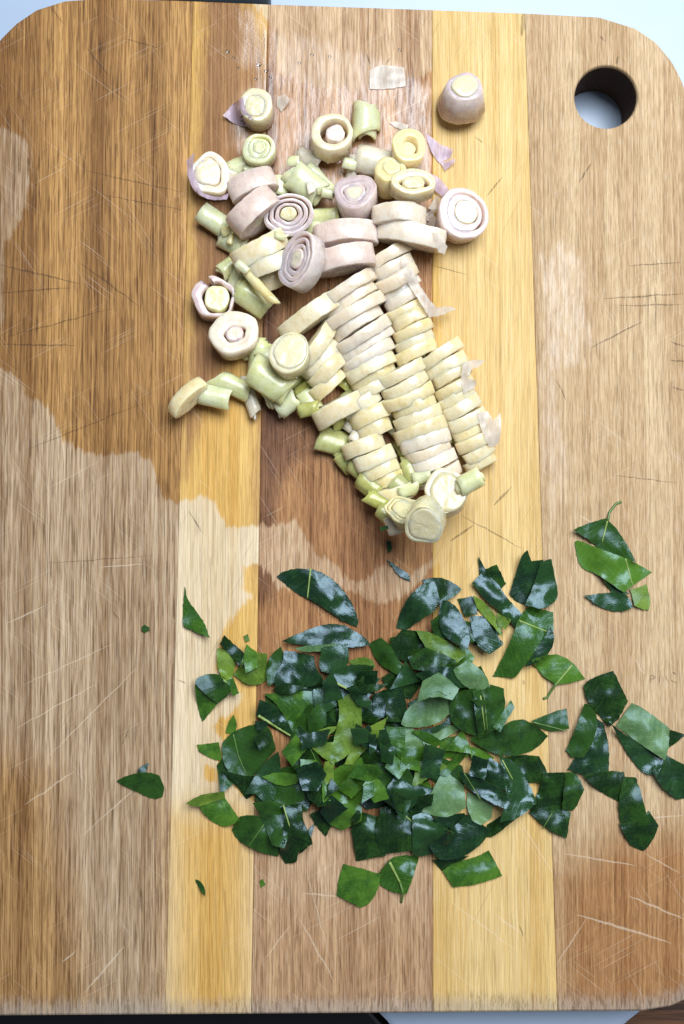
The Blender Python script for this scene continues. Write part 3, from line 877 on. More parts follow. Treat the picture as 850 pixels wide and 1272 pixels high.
# the standing root-end stub
s_ = sd()
V, F, rad, cap = ring_slice(26*px, 25*px, 9*px, 11*MM, s_, 0.06, taper=0.34)
V2, F2, r2, c2 = solid_slice(17*px, 16.5*px, 11.6*MM, s_ + 9, 0.05, taper=0.14, dome=0.0002); V2[:, 2] += 0.0006
place([('outer_layer', V, F, rad, cap, LG['lilac']), ('core', V2, F2, r2 * 0.5, c2, LG['cream'])], rot_coin(0, 17, 88), 577, 113, 'lemongrass_stub', 'cone-shaped mauve lemongrass stub standing alone on the yellow plank', None)
# mauve slices on their edges
band(313,227,54,27,24,'mauve','upper of two parallel mauve slices on edge beside the oval slice',GA,lean=-5)
band(314,258,60,29,40,'mauve','lower of two parallel mauve slices on edge, against the diamond-shaped slice',GA,lean=-5)
band(428,319,68,26,11,'mauve','thick mauve slice on edge touching the left-hand row',GA,lean=-5)
band(430,288,70,26,6,'mauve','thick mauve slice on edge below the blocky chunk',GA,lean=-5)
band(512,288,76,24,-10,'white','long whitish slice on edge with a torn end beside the largest mauve slice',GA,lean=4)
band(497,265,58,22,-3,'white','short whitish slice on edge under the half-moon slice',GA,lean=8)

# ------------------------------------------------------------------ leaf pieces
def leaf_material(name, c1, c2, vein, rough, spec, wetness, coat=0.0):
    m = bpy.data.materials.new(name); t = NT(m)
    P = t.coord('Object')
    lc = t.vattr('lc')
    sx = t.node('ShaderNodeSeparateXYZ'); t.put(sx.inputs[0], lc)
    rnd = t.node('ShaderNodeObjectInfo').outputs['Random']
    n = t.noise(P, 180, 4.0, 0.6)
    nf = t.noise(P, 900, 3.0, 0.6)
    # side veins run off the midrib in a herringbone
    ph = t.math('ADD', t.math('SUBTRACT', sx.outputs[0], t.math('MULTIPLY', t.math('ABSOLUTE', sx.outputs[1]), 0.8)), t.math('MULTIPLY', n, 1.8))
    ve = t.mapr(t.math('COSINE', t.math('MULTIPLY', ph, 6.2832 / 2.6)), 0.86, 1.0)
    net = t.node('ShaderNodeTexVoronoi', feature='DISTANCE_TO_EDGE')
    t.put(net.inputs['Vector'], P); net.inputs['Scale'].default_value = 1100
    nt = t.mapr(net.outputs['Distance'], 0.12, 0.0)
    col = t.mix(t.mapr(t.math('ADD', n, t.math('MULTIPLY', t.math('SUBTRACT', rnd, 0.5), 0.35)), 0.32, 0.68), s2l(c1), s2l(c2))
    col = t.mix(t.math('MULTIPLY', ve, t.mapr(n, 0.3, 0.7, 0.05, 0.32)), col, s2l(vein))
    col = t.mix(t.math('MULTIPLY', nt, 0.22), col, s2l(vein))
    wetm = t.mapr(t.noise(P, 130, 3.0, 0.6), 0.42, 0.58)
    t.set(Base_Color=col, Roughness=t.mapr(t.math('MULTIPLY', wetm, wetness), 0, 1, rough, rough * 0.55, False), Specular_IOR_Level=spec)
    if coat: t.set(Coat_Weight=coat, Coat_Roughness=0.14)
    h = t.math('ADD', t.math('MULTIPLY', nf, 0.22), t.math('SUBTRACT', t.math('MULTIPLY', nt, 0.07), t.math('MULTIPLY', ve, 0.16)))
    b = t.bump(h, 0.5, 0.00016)
    b = t.bump(n, 0.5, 0.0007, b)
    t.set(Normal=b)
    t.bsdf.inputs['Specular Tint'].default_value = (0.62, 0.80, 1.0, 1.0)
    return m
LEAF = {
 'd': leaf_material('lime_leaf_dark', (17, 38, 13), (41, 72, 23), (62, 96, 42), 0.34, 0.42, 0.8),
 'g': leaf_material('lime_leaf_glossy', (15, 38, 18), (34, 64, 28), (54, 87, 46), 0.31, 0.60, 0.8),
 'm': leaf_material('lime_leaf_mid', (40, 76, 20), (72, 110, 32), (102, 136, 56), 0.30, 0.45, 0.6),
 'y': leaf_material('lime_leaf_yellowish', (70, 98, 28), (104, 130, 44), (138, 158, 74), 0.38, 0.4, 0.3),
 'u': leaf_material('lime_leaf_underside', (70, 102, 60), (98, 128, 82), (132, 156, 112), 0.40, 0.4, 0.4),
}
def plain(name, a, b, rough):
    m = bpy.data.materials.new(name); t = NT(m)
    n = t.noise(t.coord('Object'), 400, 3.0)
    t.set(Base_Color=t.mix(n, s2l(a), s2l(b)), Roughness=rough, Normal=t.bump(n, 0.4, 0.0002))
    return m
RIB = plain('lime_leaf_midrib', (112, 138, 66), (156, 174, 100), 0.4)
RIBD = plain('lime_leaf_midrib_green', (62, 96, 42), (104, 134, 66), 0.4)

def resample(poly, step):
    out = []
    n = len(poly)
    for i in range(n):
        a, b = np.array(poly[i], float), np.array(poly[(i + 1) % n], float)
        k = max(1, int(round(np.linalg.norm(b - a) / step)))
        for j in range(k): out.append(a + (b - a) * j / k)
    return np.array(out)

def soften(poly):
    """round the blunt corners of a margin, keep the sharp cut ones"""
    P = [np.array(p, float) for p in poly]
    out = []
    n = len(P)
    for i in range(n):
        a, b, c = P[i - 1], P[i], P[(i + 1) % n]
        u, v = a - b, c - b
        cs = (u @ v) / (np.linalg.norm(u) * np.linalg.norm(v) + 1e-9)
        if cs < -0.72:
            out += [b + u * 0.25, b + v * 0.25]
        else: out.append(b)
    return out

def tube(pts, rads, n=6):
    V, F = [], []
    m = len(pts)
    for i, p in enumerate(pts):
        d = pts[min(i + 1, m - 1)] - pts[max(i - 1, 0)]
        d = d / (np.linalg.norm(d) + 1e-9)
        s = np.cross(d, (0, 0, 1.0)); s /= np.linalg.norm(s) + 1e-9
        u = np.cross(s, d)
        for k in range(n):
            a = 2 * math.pi * k / n
            V.append(p + rads[i] * (math.cos(a) * s + 0.75 * math.sin(a) * u))
    for i in range(m - 1):
        for k in range(n):
            F.append([i * n + k, i * n + (k + 1) % n, (i + 1) * n + (k + 1) % n, (i + 1) * n + k])
    F.append(list(range(n))[::-1]); F.append([(m - 1) * n + k for k in range(n)])
    return V, F

def sheet(poly, mats, thick, tilt, curl, axis, rough_amp, contact, zoff=0.0, step=3.6, fold=0.0, cup=0.0):
    """thin soft piece traced at its place, bent, then settled on what lies below; returns verts, faces, ..."""
    r = np.random.default_rng(sd())
    B = resample(soften(poly), step)
    B += r.normal(0, 0.28, B.shape)
    x0, y0 = B.min(0); x1, y1 = B.max(0)
    gx, gy = np.meshgrid(np.arange(x0, x1, step), np.arange(y0, y1, step))
    G = np.stack([gx.ravel(), gy.ravel()], 1) + r.normal(0, 0.6, (gx.size, 2))
    G = G[sdf_poly(G, B) > step * 0.55]
    pts = [Vector(p) for p in np.vstack([B, G])]
    nb = len(B)
    vo, eo, fo, _, _, _ = delaunay_2d_cdt(pts, [(i, (i + 1) % nb) for i in range(nb)], [], 1, 1e-4)
    PX = np.array([(v.x, v.y) for v in vo])
    fo = [list(f) for f in fo]
    c = PX.mean(0)
    D = (PX - c) * PXM; D[:, 1] *= -1
    size = max(1e-4, np.abs(D).max())
    ca, sa = math.cos(axis), math.sin(axis)
    al, ac = D[:, 0] * ca + D[:, 1] * sa, -D[:, 0] * sa + D[:, 1] * ca
    S = curl * (ac / size) ** 2 * size + cup * (al / size) ** 2 * size
    td = tilt[1]
    S = S + math.tan(tilt[0]) * (D[:, 0] * math.cos(td) + D[:, 1] * math.sin(td))
    if fold:
        fa = r.uniform(0, 6.283); off = r.normal(0, 0.15) * size
        S = S + fold * np.abs(D[:, 0] * math.cos(fa) + D[:, 1] * math.sin(fa) - off)
    sx = r.uniform(0, 50)
    S = S + np.array([rough_amp * mnoise.noise(Vector((p[0] * 190 + sx, p[1] * 190, sx))) for p in D])
    z = HF.min() + 0.003
    XY = px2w(PX[:, 0], PX[:, 1], z)
    for it in range(2):
        gi, gj = gidx(XY)
        base = HF[gi, gj]
        z0 = np.percentile(base - S, contact)
        Z = np.maximum(S + z0, base + 0.0002) + zoff
        XY = px2w(PX[:, 0], PX[:, 1], Z)
    # relax the bumps pressed in from below
    nbr = [set() for _ in range(len(PX))]
    for f in fo:
        for a, b in zip(f, f[1:] + f[:1]): nbr[a].add(b); nbr[b].add(a)
    for it in range(3):
        Z2 = np.array([0.45 * Z[i] + 0.55 * np.mean([Z[k] for k in nbr[i]]) if nbr[i] else Z[i] for i in range(len(Z))])
        Z = np.maximum(Z2, base + 0.00015)
    XY = px2w(PX[:, 0], PX[:, 1], Z)
    V = np.column_stack([XY, Z])
    S3 = samples(np.column_stack([XY, Z + thick]), fo)
    gi, gj, lo, hi = envelopes(S3)
    HF[gi, gj] = np.maximum(HF[gi, gj], hi)
    return PX, V, fo, np.column_stack([al, ac]) * 1000

def wind(V, F):
    out = []
    for f in F:
        a, b, c = V[f[0]], V[f[1]], V[f[2]]
        nz = (b[0] - a[0]) * (c[1] - a[1]) - (b[1] - a[1]) * (c[0] - a[0])
        out.append(f if nz > 0 else f[::-1])
    return out

def thicken(V, F, thick):
    n = len(V)
    F = wind(V, F)
    ec = {}
    for f in F:
        for a, b in zip(f, f[1:] + f[:1]): ec[(a, b)] = 1
    rim = [(a, b) for (a, b) in ec if (b, a) not in ec]
    T = V + np.array([0, 0, thick])
    V2 = np.vstack([T, V, T, V])      # the rim has its own vertices so that cut edges stay crisp
    FF = list(F) + [[k + n for k in f[::-1]] for f in F] + [[b + 2 * n, a + 2 * n, a + 3 * n, b + 3 * n] for a, b in rim]
    mi = [0] * len(F) + [1] * len(F) + [2] * len(rim)
    return V2, FF, mi

LMK = [((425,905),'yellow-green hooked piece'),((532,882),'pale half-round piece'),((552,990),'pale heart-shaped piece'),((571,1040),'blue-sheened slab'),((632,918),'rounded dark leaf'),
       ((310,935),'large creased leaf'),((405,788),'arched leaf'),((372,835),'big blue-sheened square'),((520,750),'dark bent leaf'),((565,775),'wet sparkling square'),((655,795),'broad ribbed half'),
       ((660,715),'dark pointed leaf'),((312,830),'bright yellow-green piece'),((320,1035),'broad dark leaf'),((368,1035),'hanging dark leaf'),((495,1030),'near-rim ribbed leaf'),((485,877),'teal wet square'),
       ((437,842),'thick-ribbed wet piece'),((596,1003),'pale rounded tongue'),((533,958),'yellow-green triangular sliver'),((610,882),'streaked upright fold'),((325,970),'blue-sheened wet piece'),((544,850),'pale dimpled piece')]
HEAPG = {'d': ('dark green', 'dark leaf pieces in the heap'), 'g': ('glossy wet dark green', 'glossy leaf pieces in the heap'), 'm': ('mid green', 'mid green leaf pieces in the heap'),
         'y': ('yellow-green', 'yellow-green leaf pieces in the heap'), 'u': ('pale matte underside-up', 'pale leaf pieces in the heap')}
EDGE = plain('lime_leaf_cut_edge', (70, 100, 46), (104, 132, 66), 0.5)
FILL = []
def leaf(poly, typ, rib=None, pet=None, label=None, tilt=None, curl=None, axis=None, contact=90, ribw=1.0, fill=False, parent=None, pname=None, amp=0.0015, cup=None):
    poly = [tuple(p) for p in poly]
    P = np.array(poly, float)
    if label is None and parent is None and not fill:
        c_ = P.mean(0); P = c_ + (P - c_) * 1.13; poly = [tuple(p) for p in P]
    if axis is None:
        if rib: axis = math.atan2(-(rib[-1][1] - rib[0][1]), rib[-1][0] - rib[0][0])
        else:
            C = np.cov((P - P.mean(0)).T); w, v = np.linalg.eigh(C); axis = math.atan2(-v[1, 1], v[0, 1])
            axis += random.choice((0, 0, math.pi / 2))
    if tilt is None: tilt = (math.radians(random.uniform(4, 20)), random.uniform(0, 6.283))
    else: tilt = (math.radians(tilt[0]), math.radians(tilt[1] + 180))
    if curl is None: curl = random.choice((-1, -1, 1)) * random.uniform(0.10, 0.45)
    if cup is None: cup = random.uniform(-0.10, 0.10)
    th = 0.00030
    fo_ = random.choice((0, 0.25, 0.45, -0.35, -0.5)) * (1.0 if label is None else 0.5)
    PX, V, F, lc = sheet(poly, None, th, tilt, curl, axis, amp, contact, cup=cup, fold=fo_)
    if rib:   # measure vein coordinates from the midrib itself
        q = (PX - np.array(rib[0], float)) * PXM * 1000; q[:, 1] *= -1
        lc = np.column_stack([q[:, 0] * math.cos(axis) + q[:, 1] * math.sin(axis), -q[:, 0] * math.sin(axis) + q[:, 1] * math.cos(axis)])
    org = np.array([V[:, 0].mean(), V[:, 1].mean(), V[:, 2].min()])
    V2, FF, mi = thicken(V - org, F, th)
    up = LEAF[typ]; dn = LEAF['u'] if typ != 'u' else LEAF['d']
    me = mesh('lime_leaf_piece', V2, FF, [up, dn, EDGE], True, mi)
    a = me.attributes.new('lc', 'FLOAT_VECTOR', 'POINT')
    L3 = np.column_stack([lc, np.zeros(len(lc))]); a.data.foreach_set('vector', np.vstack([L3, L3, L3, L3]).astype(np.float32).ravel())
    o = obj(pname or 'lime_leaf_piece', me, parent)
    if parent is not None: o.location = Vector(org) - parent.location
    else: o.location = org
    def line_on(pts, lift, r0, r1, nm, mat, free=False):
        L = []
        pts = [np.array(p, float) for p in pts]
        for a_, b_ in zip(pts[:-1], pts[1:]):
            k = max(2, int(np.linalg.norm(b_ - a_) / 3))
            for j in range(k): L.append(a_ + (b_ - a_) * j / k)
        L.append(pts[-1])
        W = []
        for p in L:
            d2 = ((PX - p) ** 2).sum(1); nn = np.argsort(d2)[:4]; w = 1 / (d2[nn] + 0.5)
            z = (V[nn, 2] * w).sum() / w.sum() + th + lift
            xy = px2w(p[0], p[1], z)
            if free:
                gi, gj = gidx(xy[None]); z = max(HF[gi[0], gj[0]] + r0 * 0.6, z - 0.0) if d2.min() < 40 else HF[gi[0], gj[0]] + r0 * 0.7
            W.append(np.array([xy[0], xy[1], z]) - org)
        W = np.array(W)
        if free:
            for _ in range(3): W[1:-1, 2] = (W[:-2, 2] + W[1:-1, 2] + W[2:, 2]) / 3
        k = len(W)
        Vt, Ft = tube(list(W), [r0 + (r1 - r0) * i / (k - 1) for i in range(k)])
        obj(nm, mesh(nm, Vt, Ft, [mat]), o)
    if rib: line_on(rib, 0.00005, 0.00042 * ribw, 0.00026 * ribw, 'midrib', RIB if ribw >= 0.8 else RIBD)
    if pet: line_on(pet, 0.0001, 0.00045, 0.00055, 'petiole', RIBD, True)
    if parent is None:
        if label: tag(o, label, 'leaf piece')
        else:
            w, g = HEAPG[typ]
            c_ = P.mean(0); nm = nearest(LMK, c_[0], c_[1])
            tag(o, '%s leaf piece %s%s the %s' % (w, 'with pale midrib ' if rib else '', 'half buried near' if fill else 'beside', nm), 'leaf piece', g + ' near the ' + nm)
    if fill: FILL.append((o, V + np.array([0, 0, th]), F))
    return o

def peel(poly, label, mauve=False, curl=0.3, tilt=(4, 0), amp=0.0024):
    curl *= 1.6
    PX, V, F, lc = sheet(poly, None, 0.0002, (math.radians(tilt[0]), math.radians(tilt[1])), curl, 0.5, amp, 70)
    org = np.array([V[:, 0].mean(), V[:, 1].mean(), V[:, 2].min()])
    V2, FF, mi = thicken(V - org, F, 0.0002)
    o = obj('lemongrass_peel', mesh('lemongrass_peel', V2, FF, [PEELM if mauve else PEEL]))
    o.location = org
    return tag(o, label, 'peel')

# thin lemongrass skins
peel([(459,88),(470,81),(488,82),(502,84),(504,107),(482,111),(459,111)], 'glassy clear lemongrass skin lying alone above the slices', tilt=(10, 90), curl=-0.3)
peel([(483,152),(495,151),(508,156),(506,162),(494,160)], 'thin white sliver above the hollow yellow ring', curl=0.2)
peel([(528,165),(538,172),(548,180),(563,186),(560,196),(546,203),(536,190)], 'triangular lilac skin flake beside the hollow yellow ring', True, curl=-0.3)
peel([(547,203),(564,197),(566,201),(553,212)], 'tiny pink skin flake under the triangular lilac flake', True)
peel([(505,213),(522,211),(540,217),(552,228),(560,240),(550,246),(536,232),(520,226),(507,224)], 'curled purple peel above the half-moon slice', True, curl=-0.5)
peel([(541,243),(552,246),(545,258),(535,270),(526,268),(534,256)], 'narrow white peel strip between the half-moon slice and the largest mauve slice', curl=-0.4)
peel([(529,270),(538,265),(543,275),(540,284),(531,280)], 'little looped white peel beside the torn slice', curl=-0.6)
peel([(536,287),(548,292),(556,306),(553,316),(545,313),(540,300)], 'torn white flap hanging off the long whitish slice', curl=-0.4)
peel([(498,318),(507,322),(517,345),(530,368),(542,382),(560,380),(567,384),(545,393),(533,394),(520,372),(506,352),(500,338)], 'long white peel ribbon along the long central row', curl=-0.4)
peel([(575,452),(590,446),(602,448),(596,455),(586,458),(582,470),(592,474),(590,482),(576,490),(572,472)], 'frizzy translucent peel on the right-hand row', curl=-0.5, tilt=(10, 0))
peel([(592,513),(606,511),(613,522),(622,512),(623,540),(618,553),(608,556),(600,540)], 'ragged translucent skin beside the right-hand row on the yellow plank', curl=-0.3)
peel([(277,144),(288,130),(302,121),(306,140),(318,152),(326,155),(310,159),(292,154)], 'pointed mauve leaf base under the round cream slice', True, curl=0.3, tilt=(6, 60))
peel([(345,121),(353,117),(360,122),(356,132),(350,139),(344,132)], 'small clear skin flake beside the round cream slice', curl=-0.3)
peel([(232,200),(241,190),(240,215),(252,240),(272,246),(284,240),(282,248),(262,249),(245,241),(234,225)], 'pointed mauve sheath rim round the oval white slice', True, curl=0.4)

# --- filler: buried pieces of the heap, only glimpsed through its gaps
rf = random.Random(5)
for k in range(74):
    cx, cy = rf.uniform(345, 610), rf.uniform(845, 1000)
    if k >= 58: cx, cy = rf.uniform(500, 600), rf.uniform(770, 850)
    n = rf.choice((4, 5, 5)); a0 = rf.uniform(0, 6.28); R = rf.uniform(19, 30)
    poly = [(cx + R * rf.uniform(.7, 1.2) * math.cos(a0 + 6.283 * i / n), cy + 0.8 * R * rf.uniform(.7, 1.2) * math.sin(a0 + 6.283 * i / n)) for i in range(n)]
    leaf(poly, rf.choice('dddggm'), contact=60, fill=True)

LV = [
 # ---- single pieces out on the board
 dict(p=[(230,729),(234,748),(243,757),(255,775),(261,793),(248,787),(228,778),(227,758)], t='m', l='narrow pointed leaf tip alone on the pale strip', curl=-.15),
 dict(p=[(344,716),(352,709),(375,706),(394,708),(415,720),(435,743),(446,770),(443,779),(420,768),(395,750),(365,735)], t='g', r=[(386,706),(382,743)], l='long curved half leaf crossed by a pale rib, above the heap', tilt=(5,60), curl=-.15),
 dict(p=[(170,961),(174,952),(186,947),(180,962)], t='d', l='tiny dark nib tucked behind the lone leaf on the left plank'),
 dict(p=[(145,970),(158,963),(172,960),(185,959),(198,963),(205,978),(202,990),(190,993),(172,984),(158,978)], t='d', l='lone dark leaf piece on the scratched brown plank', curl=-.15),
 dict(p=[(243,1092),(249,1094),(255,1103),(255,1113),(248,1104)], t='d', l='tiny dark sliver of leaf on the yellow strip below the heap'),
 dict(p=[(176,779),(180,776),(185,779),(186,783),(180,786),(176,783)], t='d', l='dark leaf crumb on the brown plank'),
 dict(p=[(322,1094),(327,1092),(330,1098),(325,1103)], t='m', l='green leaf crumb below the heap'),
 dict(p=[(303,790),(308,788),(310,795),(305,798)], t='y', l='pale green leaf crumb above the yellow-green pieces'),
 dict(p=[(480,695),(486,698),(497,706),(508,713),(510,722),(500,718),(490,709)], t='g', l='thin dark leaf strip between the rows and the heap', curl=-.1),
 dict(p=[(480,672),(486,672),(487,684),(482,687)], t='d', l='tiny leaf strip at the tip of the rows'),
 dict(p=[(472,655),(482,653),(483,657),(473,660)], t='d', l='tiny dark leaf shred touching the tip of the rows'),
 # ---- folded piece at the left of the heap
 dict(p=[(242,850),(262,860),(285,855),(275,868),(262,885),(251,896),(244,870)], t='m', l='folded leaf piece at the left rim of the heap, its flap turned over', flap=([(242,848),(246,841),(258,837),(272,837),(281,842),(288,858),(280,867),(270,874),(262,868),(250,857)],'d')),
 # ---- left upper bunch
 dict(p=[(271,808),(285,808),(291,822),(290,835),(284,848),(277,843),(272,830)], t='y'),
 dict(p=[(283,846),(290,843),(296,860),(290,864),(286,856)], t='m'),
 dict(p=[(273,800),(279,789),(292,801),(306,813),(305,826),(296,826),(288,815)], t='d', l='dark folded strip over the yellow-green pieces left of the heap', tilt=(20,40)),
 dict(p=[(290,838),(300,825),(306,800),(318,810),(332,812),(332,845),(320,851),(305,850),(296,842)], t='y', l='bright yellow-green leaf piece in the bunch left of the heap', tilt=(10,270)),
 dict(p=[(307,802),(319,814),(319,828),(306,834),(303,815)], t='m', tilt=(22,20)),
 dict(p=[(337,815),(348,806),(354,822),(344,844),(334,850),(331,830)], t='d'),
 # ---- heap, far side
 dict(p=[(525,720),(545,716),(560,722),(574,732),(562,743),(545,750),(535,742)], t='d', tilt=(14,100), l='dark lobe behind the dark bent leaf at the far rim of the heap'),
 dict(p=[(492,780),(497,760),(508,740),(525,725),(540,722),(547,745),(540,760),(520,772),(505,783)], t='g', tilt=(10,200), l='dark bent leaf at the far rim of the heap'),
 dict(p=[(570,745),(588,742),(592,762),(578,764)], t='d'),
 dict(p=[(583,765),(600,765),(615,785),(626,800),(608,813),(590,800)], t='g', tilt=(5,120), l='blue-sheened rectangle of leaf over bare wood at the far side of the heap'),
 dict(p=[(545,755),(550,745),(562,748),(575,765),(585,790),(581,806),(560,797),(546,782)], t='g', tilt=(8,100), l='wet sparkling leaf square with a pale cut edge at the far side of the heap'),
 dict(p=[(595,693),(601,704),(605,713),(596,717)], t='g'),
 dict(p=[(604,708),(617,703),(627,724),(622,729),(605,719)], t='d'),
 dict(p=[(590,742),(603,750),(618,768),(622,788),(608,772),(594,757)], t='y', tilt=(12,210)),
 dict(p=[(618,762),(634,770),(628,781),(619,777)], t='y'),
 dict(p=[(590,727),(600,716),(615,722),(630,745),(647,762),(640,777),(625,762),(605,745)], t='g', tilt=(10,60)),
 dict(p=[(633,737),(640,715),(648,690),(655,683),(660,697),(675,695),(678,712),(668,730),(655,752),(640,747)], t='g', tilt=(10,250), l='dark pointed leaf standing up at the far right of the heap'),
 dict(p=[(672,698),(685,694),(688,710),(694,735),(690,748),(675,757),(652,752),(660,735)], t='g', tilt=(6,70), l='teal wet leaf beside the dark pointed leaf'),
 dict(p=[(645,765),(658,753),(687,760),(688,790),(682,810),(670,818),(655,822),(640,842),(612,840),(620,825),(635,795)], t='m', r=[(645,771),(681,785)], tilt=(5,80), curl=-.12, l='broad ribbed leaf half with a cross rib at the right rim of the heap'),
 dict(p=[(655,826),(672,800),(683,782),(688,792),(684,808),(672,819)], t='g', tilt=(14,330)),
 dict(p=[(660,820),(687,811),(710,820),(727,843),(700,850),(690,850),(672,838)], t='m', r=[(711,826),(690,851)], q=[(691,849),(685,860),(681,867),(676,869)], tilt=(3,90), curl=-.06, l='leaf base with its stalk at the right of the heap'),
 dict(p=[(487,802),(500,784),(515,785),(530,792),(525,810),(505,820),(490,814)], t='d', tilt=(14,300)),
 dict(p=[(520,785),(535,787),(560,800),(577,812),(562,824),(535,812)], t='y', tilt=(12,70)),
 dict(p=[(510,817),(530,806),(560,818),(567,826),(540,834),(515,830)], t='d', tilt=(14,100)),
 dict(p=[(462,802),(475,795),(487,805),(493,818),(505,832),(513,841),(500,840),(485,832),(470,822)], t='d', tilt=(8,60)),
 dict(p=[(520,838),(545,828),(570,833),(592,855),(562,852),(530,847)], t='g', tilt=(8,30)),
 dict(p=[(563,832),(580,820),(590,825),(605,840),(609,853),(590,860),(570,847)], t='u', l='bluish pale leaf scrap over wood beside the dark striped bundle'),
 # ---- heap, left arc
 dict(p=[(350,797),(365,789),(385,781),(405,775),(425,775),(440,783),(455,793),(460,801),(440,805),(420,801),(400,803),(375,801)], t='g', tilt=(14,95), curl=-.2, l='arched glossy leaf forming the upper left rim of the heap'),
 dict(p=[(369,805),(385,802),(416,800),(405,808),(380,810)], t='u'),
 dict(p=[(435,822),(450,816),(462,820),(465,829),(442,828)], t='y'),
 dict(p=[(353,808),(375,811),(390,815),(392,830),(400,840),(395,850),(370,857),(345,858),(340,845),(345,832),(352,822)], t='g', tilt=(5,95), curl=-.12, l='big blue-sheened leaf square under the arched leaf'),
 dict(p=[(402,806),(430,802),(432,820),(428,830),(415,836),(402,833),(398,826)], t='g', tilt=(6,80)),
 dict(p=[(325,872),(345,878),(358,895),(363,911),(350,909),(321,889)], t='g', r=[(321,889),(361,914)], ribw=1.5),
 dict(p=[(333,864),(370,860),(397,862),(390,880),(380,895),(365,909),(355,888),(345,874)], t='m', tilt=(6,200)),
 dict(p=[(392,857),(425,853),(442,862),(420,874),(400,887),(392,875)], t='g'),
 dict(p=[(413,836),(430,826),(450,825),(465,827),(460,842),(448,857),(440,862),(425,852),(410,846)], t='g', r=[(409,844),(446,863)], ribw=1.5, tilt=(6,80), l='wet leaf piece with a thick olive rib in the left part of the heap'),
 dict(p=[(366,905),(385,878),(392,915),(386,940),(375,957),(358,940)], t='d'),
 dict(p=[(395,876),(404,885),(404,900),(392,912),(385,918),(383,890)], t='d', tilt=(18,180)),
 # ---- left flank
 dict(p=[(245,925),(272,922),(276,945),(265,943),(247,933)], t='m', l='small tapered leaf tongue poking out of the left flank of the heap', tilt=(4,180)),
 dict(p=[(271,952),(278,943),(287,962),(292,970),(275,984)], t='d'),
 dict(p=[(281,909),(284,899),(290,889),(294,898),(292,911)], t='m', tilt=(22,200)),
 dict(p=[(283,914),(300,903),(325,898),(336,905),(343,930),(330,946),(318,962),(308,967),(295,973),(285,960),(277,945),(275,925)], t='d', r=[(290,912),(296,938),(306,962)], ribw=.75, tilt=(6,140), l='large dark leaf with a pale crease at the left flank of the heap'),
 dict(p=[(278,958),(292,972),(306,990),(314,985),(319,965),(300,964)], t='d', tilt=(12,240)),
 dict(p=[(318,896),(331,896),(331,908),(320,906)], t='g', tilt=(4,90)),
 dict(p=[(320,992),(345,958),(370,953),(380,975),(375,992),(355,1000),(335,1000)], t='d'),
 dict(p=[(304,986),(318,962),(330,946),(346,933),(350,955),(346,975),(342,992),(330,999),(318,986)], t='g', tilt=(4,80), l='blue-sheened wet piece below the large dark creased leaf'),
 dict(p=[(376,935),(386,926),(397,945),(406,965),(408,996),(395,998),(382,987),(374,960)], t='d', tilt=(16,200), r=[(386,930),(405,972)], ribw=.6),
 # ---- lower left
 dict(p=[(247,1001),(278,988),(288,1003),(298,1018),(285,1027),(270,1025),(255,1013)], t='m', l='green leaf piece with a pale rolled rib edge, lower left of the heap', flap=([(231,998),(245,989),(262,985),(279,983),(280,991),(260,998),(245,1003)],'y'), tilt=(5,250)),
 dict(p=[(384,1030),(391,1024),(382,1053),(373,1058)], t='d'),
 dict(p=[(288,1030),(298,1014),(320,1012),(332,1020),(346,1015),(352,1040),(346,1064),(325,1059),(308,1051),(295,1043)], t='d', r=[(331,1020),(309,1051)], ribw=.7, tilt=(5,200), l='broad dark leaf with a slanting rib at the lower left of the heap'),
 dict(p=[(317,1000),(340,997),(353,1003),(360,1022),(352,1050),(338,1046),(328,1018)], t='d', tilt=(10,20)),
 dict(p=[(354,1000),(374,997),(377,1020),(385,1035),(389,1048),(372,1057),(368,1071),(355,1073),(347,1060),(352,1040)], t='d', r=[(352,1000),(360,1027)], ribw=.9, tilt=(9,270), l='hanging dark leaf with glossy lower tip at the lower left of the heap'),
 dict(p=[(387,1013),(402,1004),(413,1020),(404,1037),(394,1026)], t='d', tilt=(10,280)),
 # ---- centre
 dict(p=[(452,930),(500,938),(522,950),(514,977),(480,964),(448,952)], t='d'),
 dict(p=[(458,962),(480,950),(505,955),(512,972),(490,988),(468,987)], t='d'),
 dict(p=[(403,967),(430,950),(447,945),(457,970),(450,992),(430,1002),(406,1007)], t='m', tilt=(8,240)),
 dict(p=[(409,1007),(430,998),(447,1002),(447,1019),(425,1029),(412,1023)], t='m', tilt=(10,250)),
 dict(p=[(437,1022),(445,1010),(470,1018),(477,1060),(460,1063),(444,1066)], t='d', tilt=(5,200)),
 dict(p=[(473,1004),(492,998),(522,1020),(522,1055),(490,1059),(475,1061),(464,1035)], t='d', r=[(487,999),(517,1025)], ribw=1.0, tilt=(5,100), l='dark leaf with a slanting pale rib at the near rim of the heap'),
 dict(p=[(493,965),(515,973),(527,985),(512,1002),(495,1006),(476,990)], t='g'),
 dict(p=[(463,863),(480,855),(500,854),(504,870),(507,885),(498,899),(480,893),(463,886)], t='g', tilt=(7,60), l='teal wet leaf square in the middle of the heap'),
 dict(p=[(497,907),(510,903),(526,920),(527,929),(504,930)], t='u'),
 dict(p=[(524,912),(550,900),(572,905),(547,919),(530,926)], t='u'),
 dict(p=[(464,920),(480,904),(493,915),(497,935),(480,940),(465,931)], t='g', tilt=(7,80)),
 dict(p=[(447,910),(470,899),(479,894),(472,912),(458,926),(440,946),(431,946)], t='y', tilt=(12,310)),
 dict(p=[(495,930),(525,928),(547,930),(542,946),(520,950),(500,952)], t='m'),
 dict(p=[(404,948),(415,946),(414,968),(406,973),(402,965)], t='y'),
 dict(p=[(384,925),(391,911),(405,904),(419,903),(408,913),(396,920)], t='y', tilt=(14,300)),
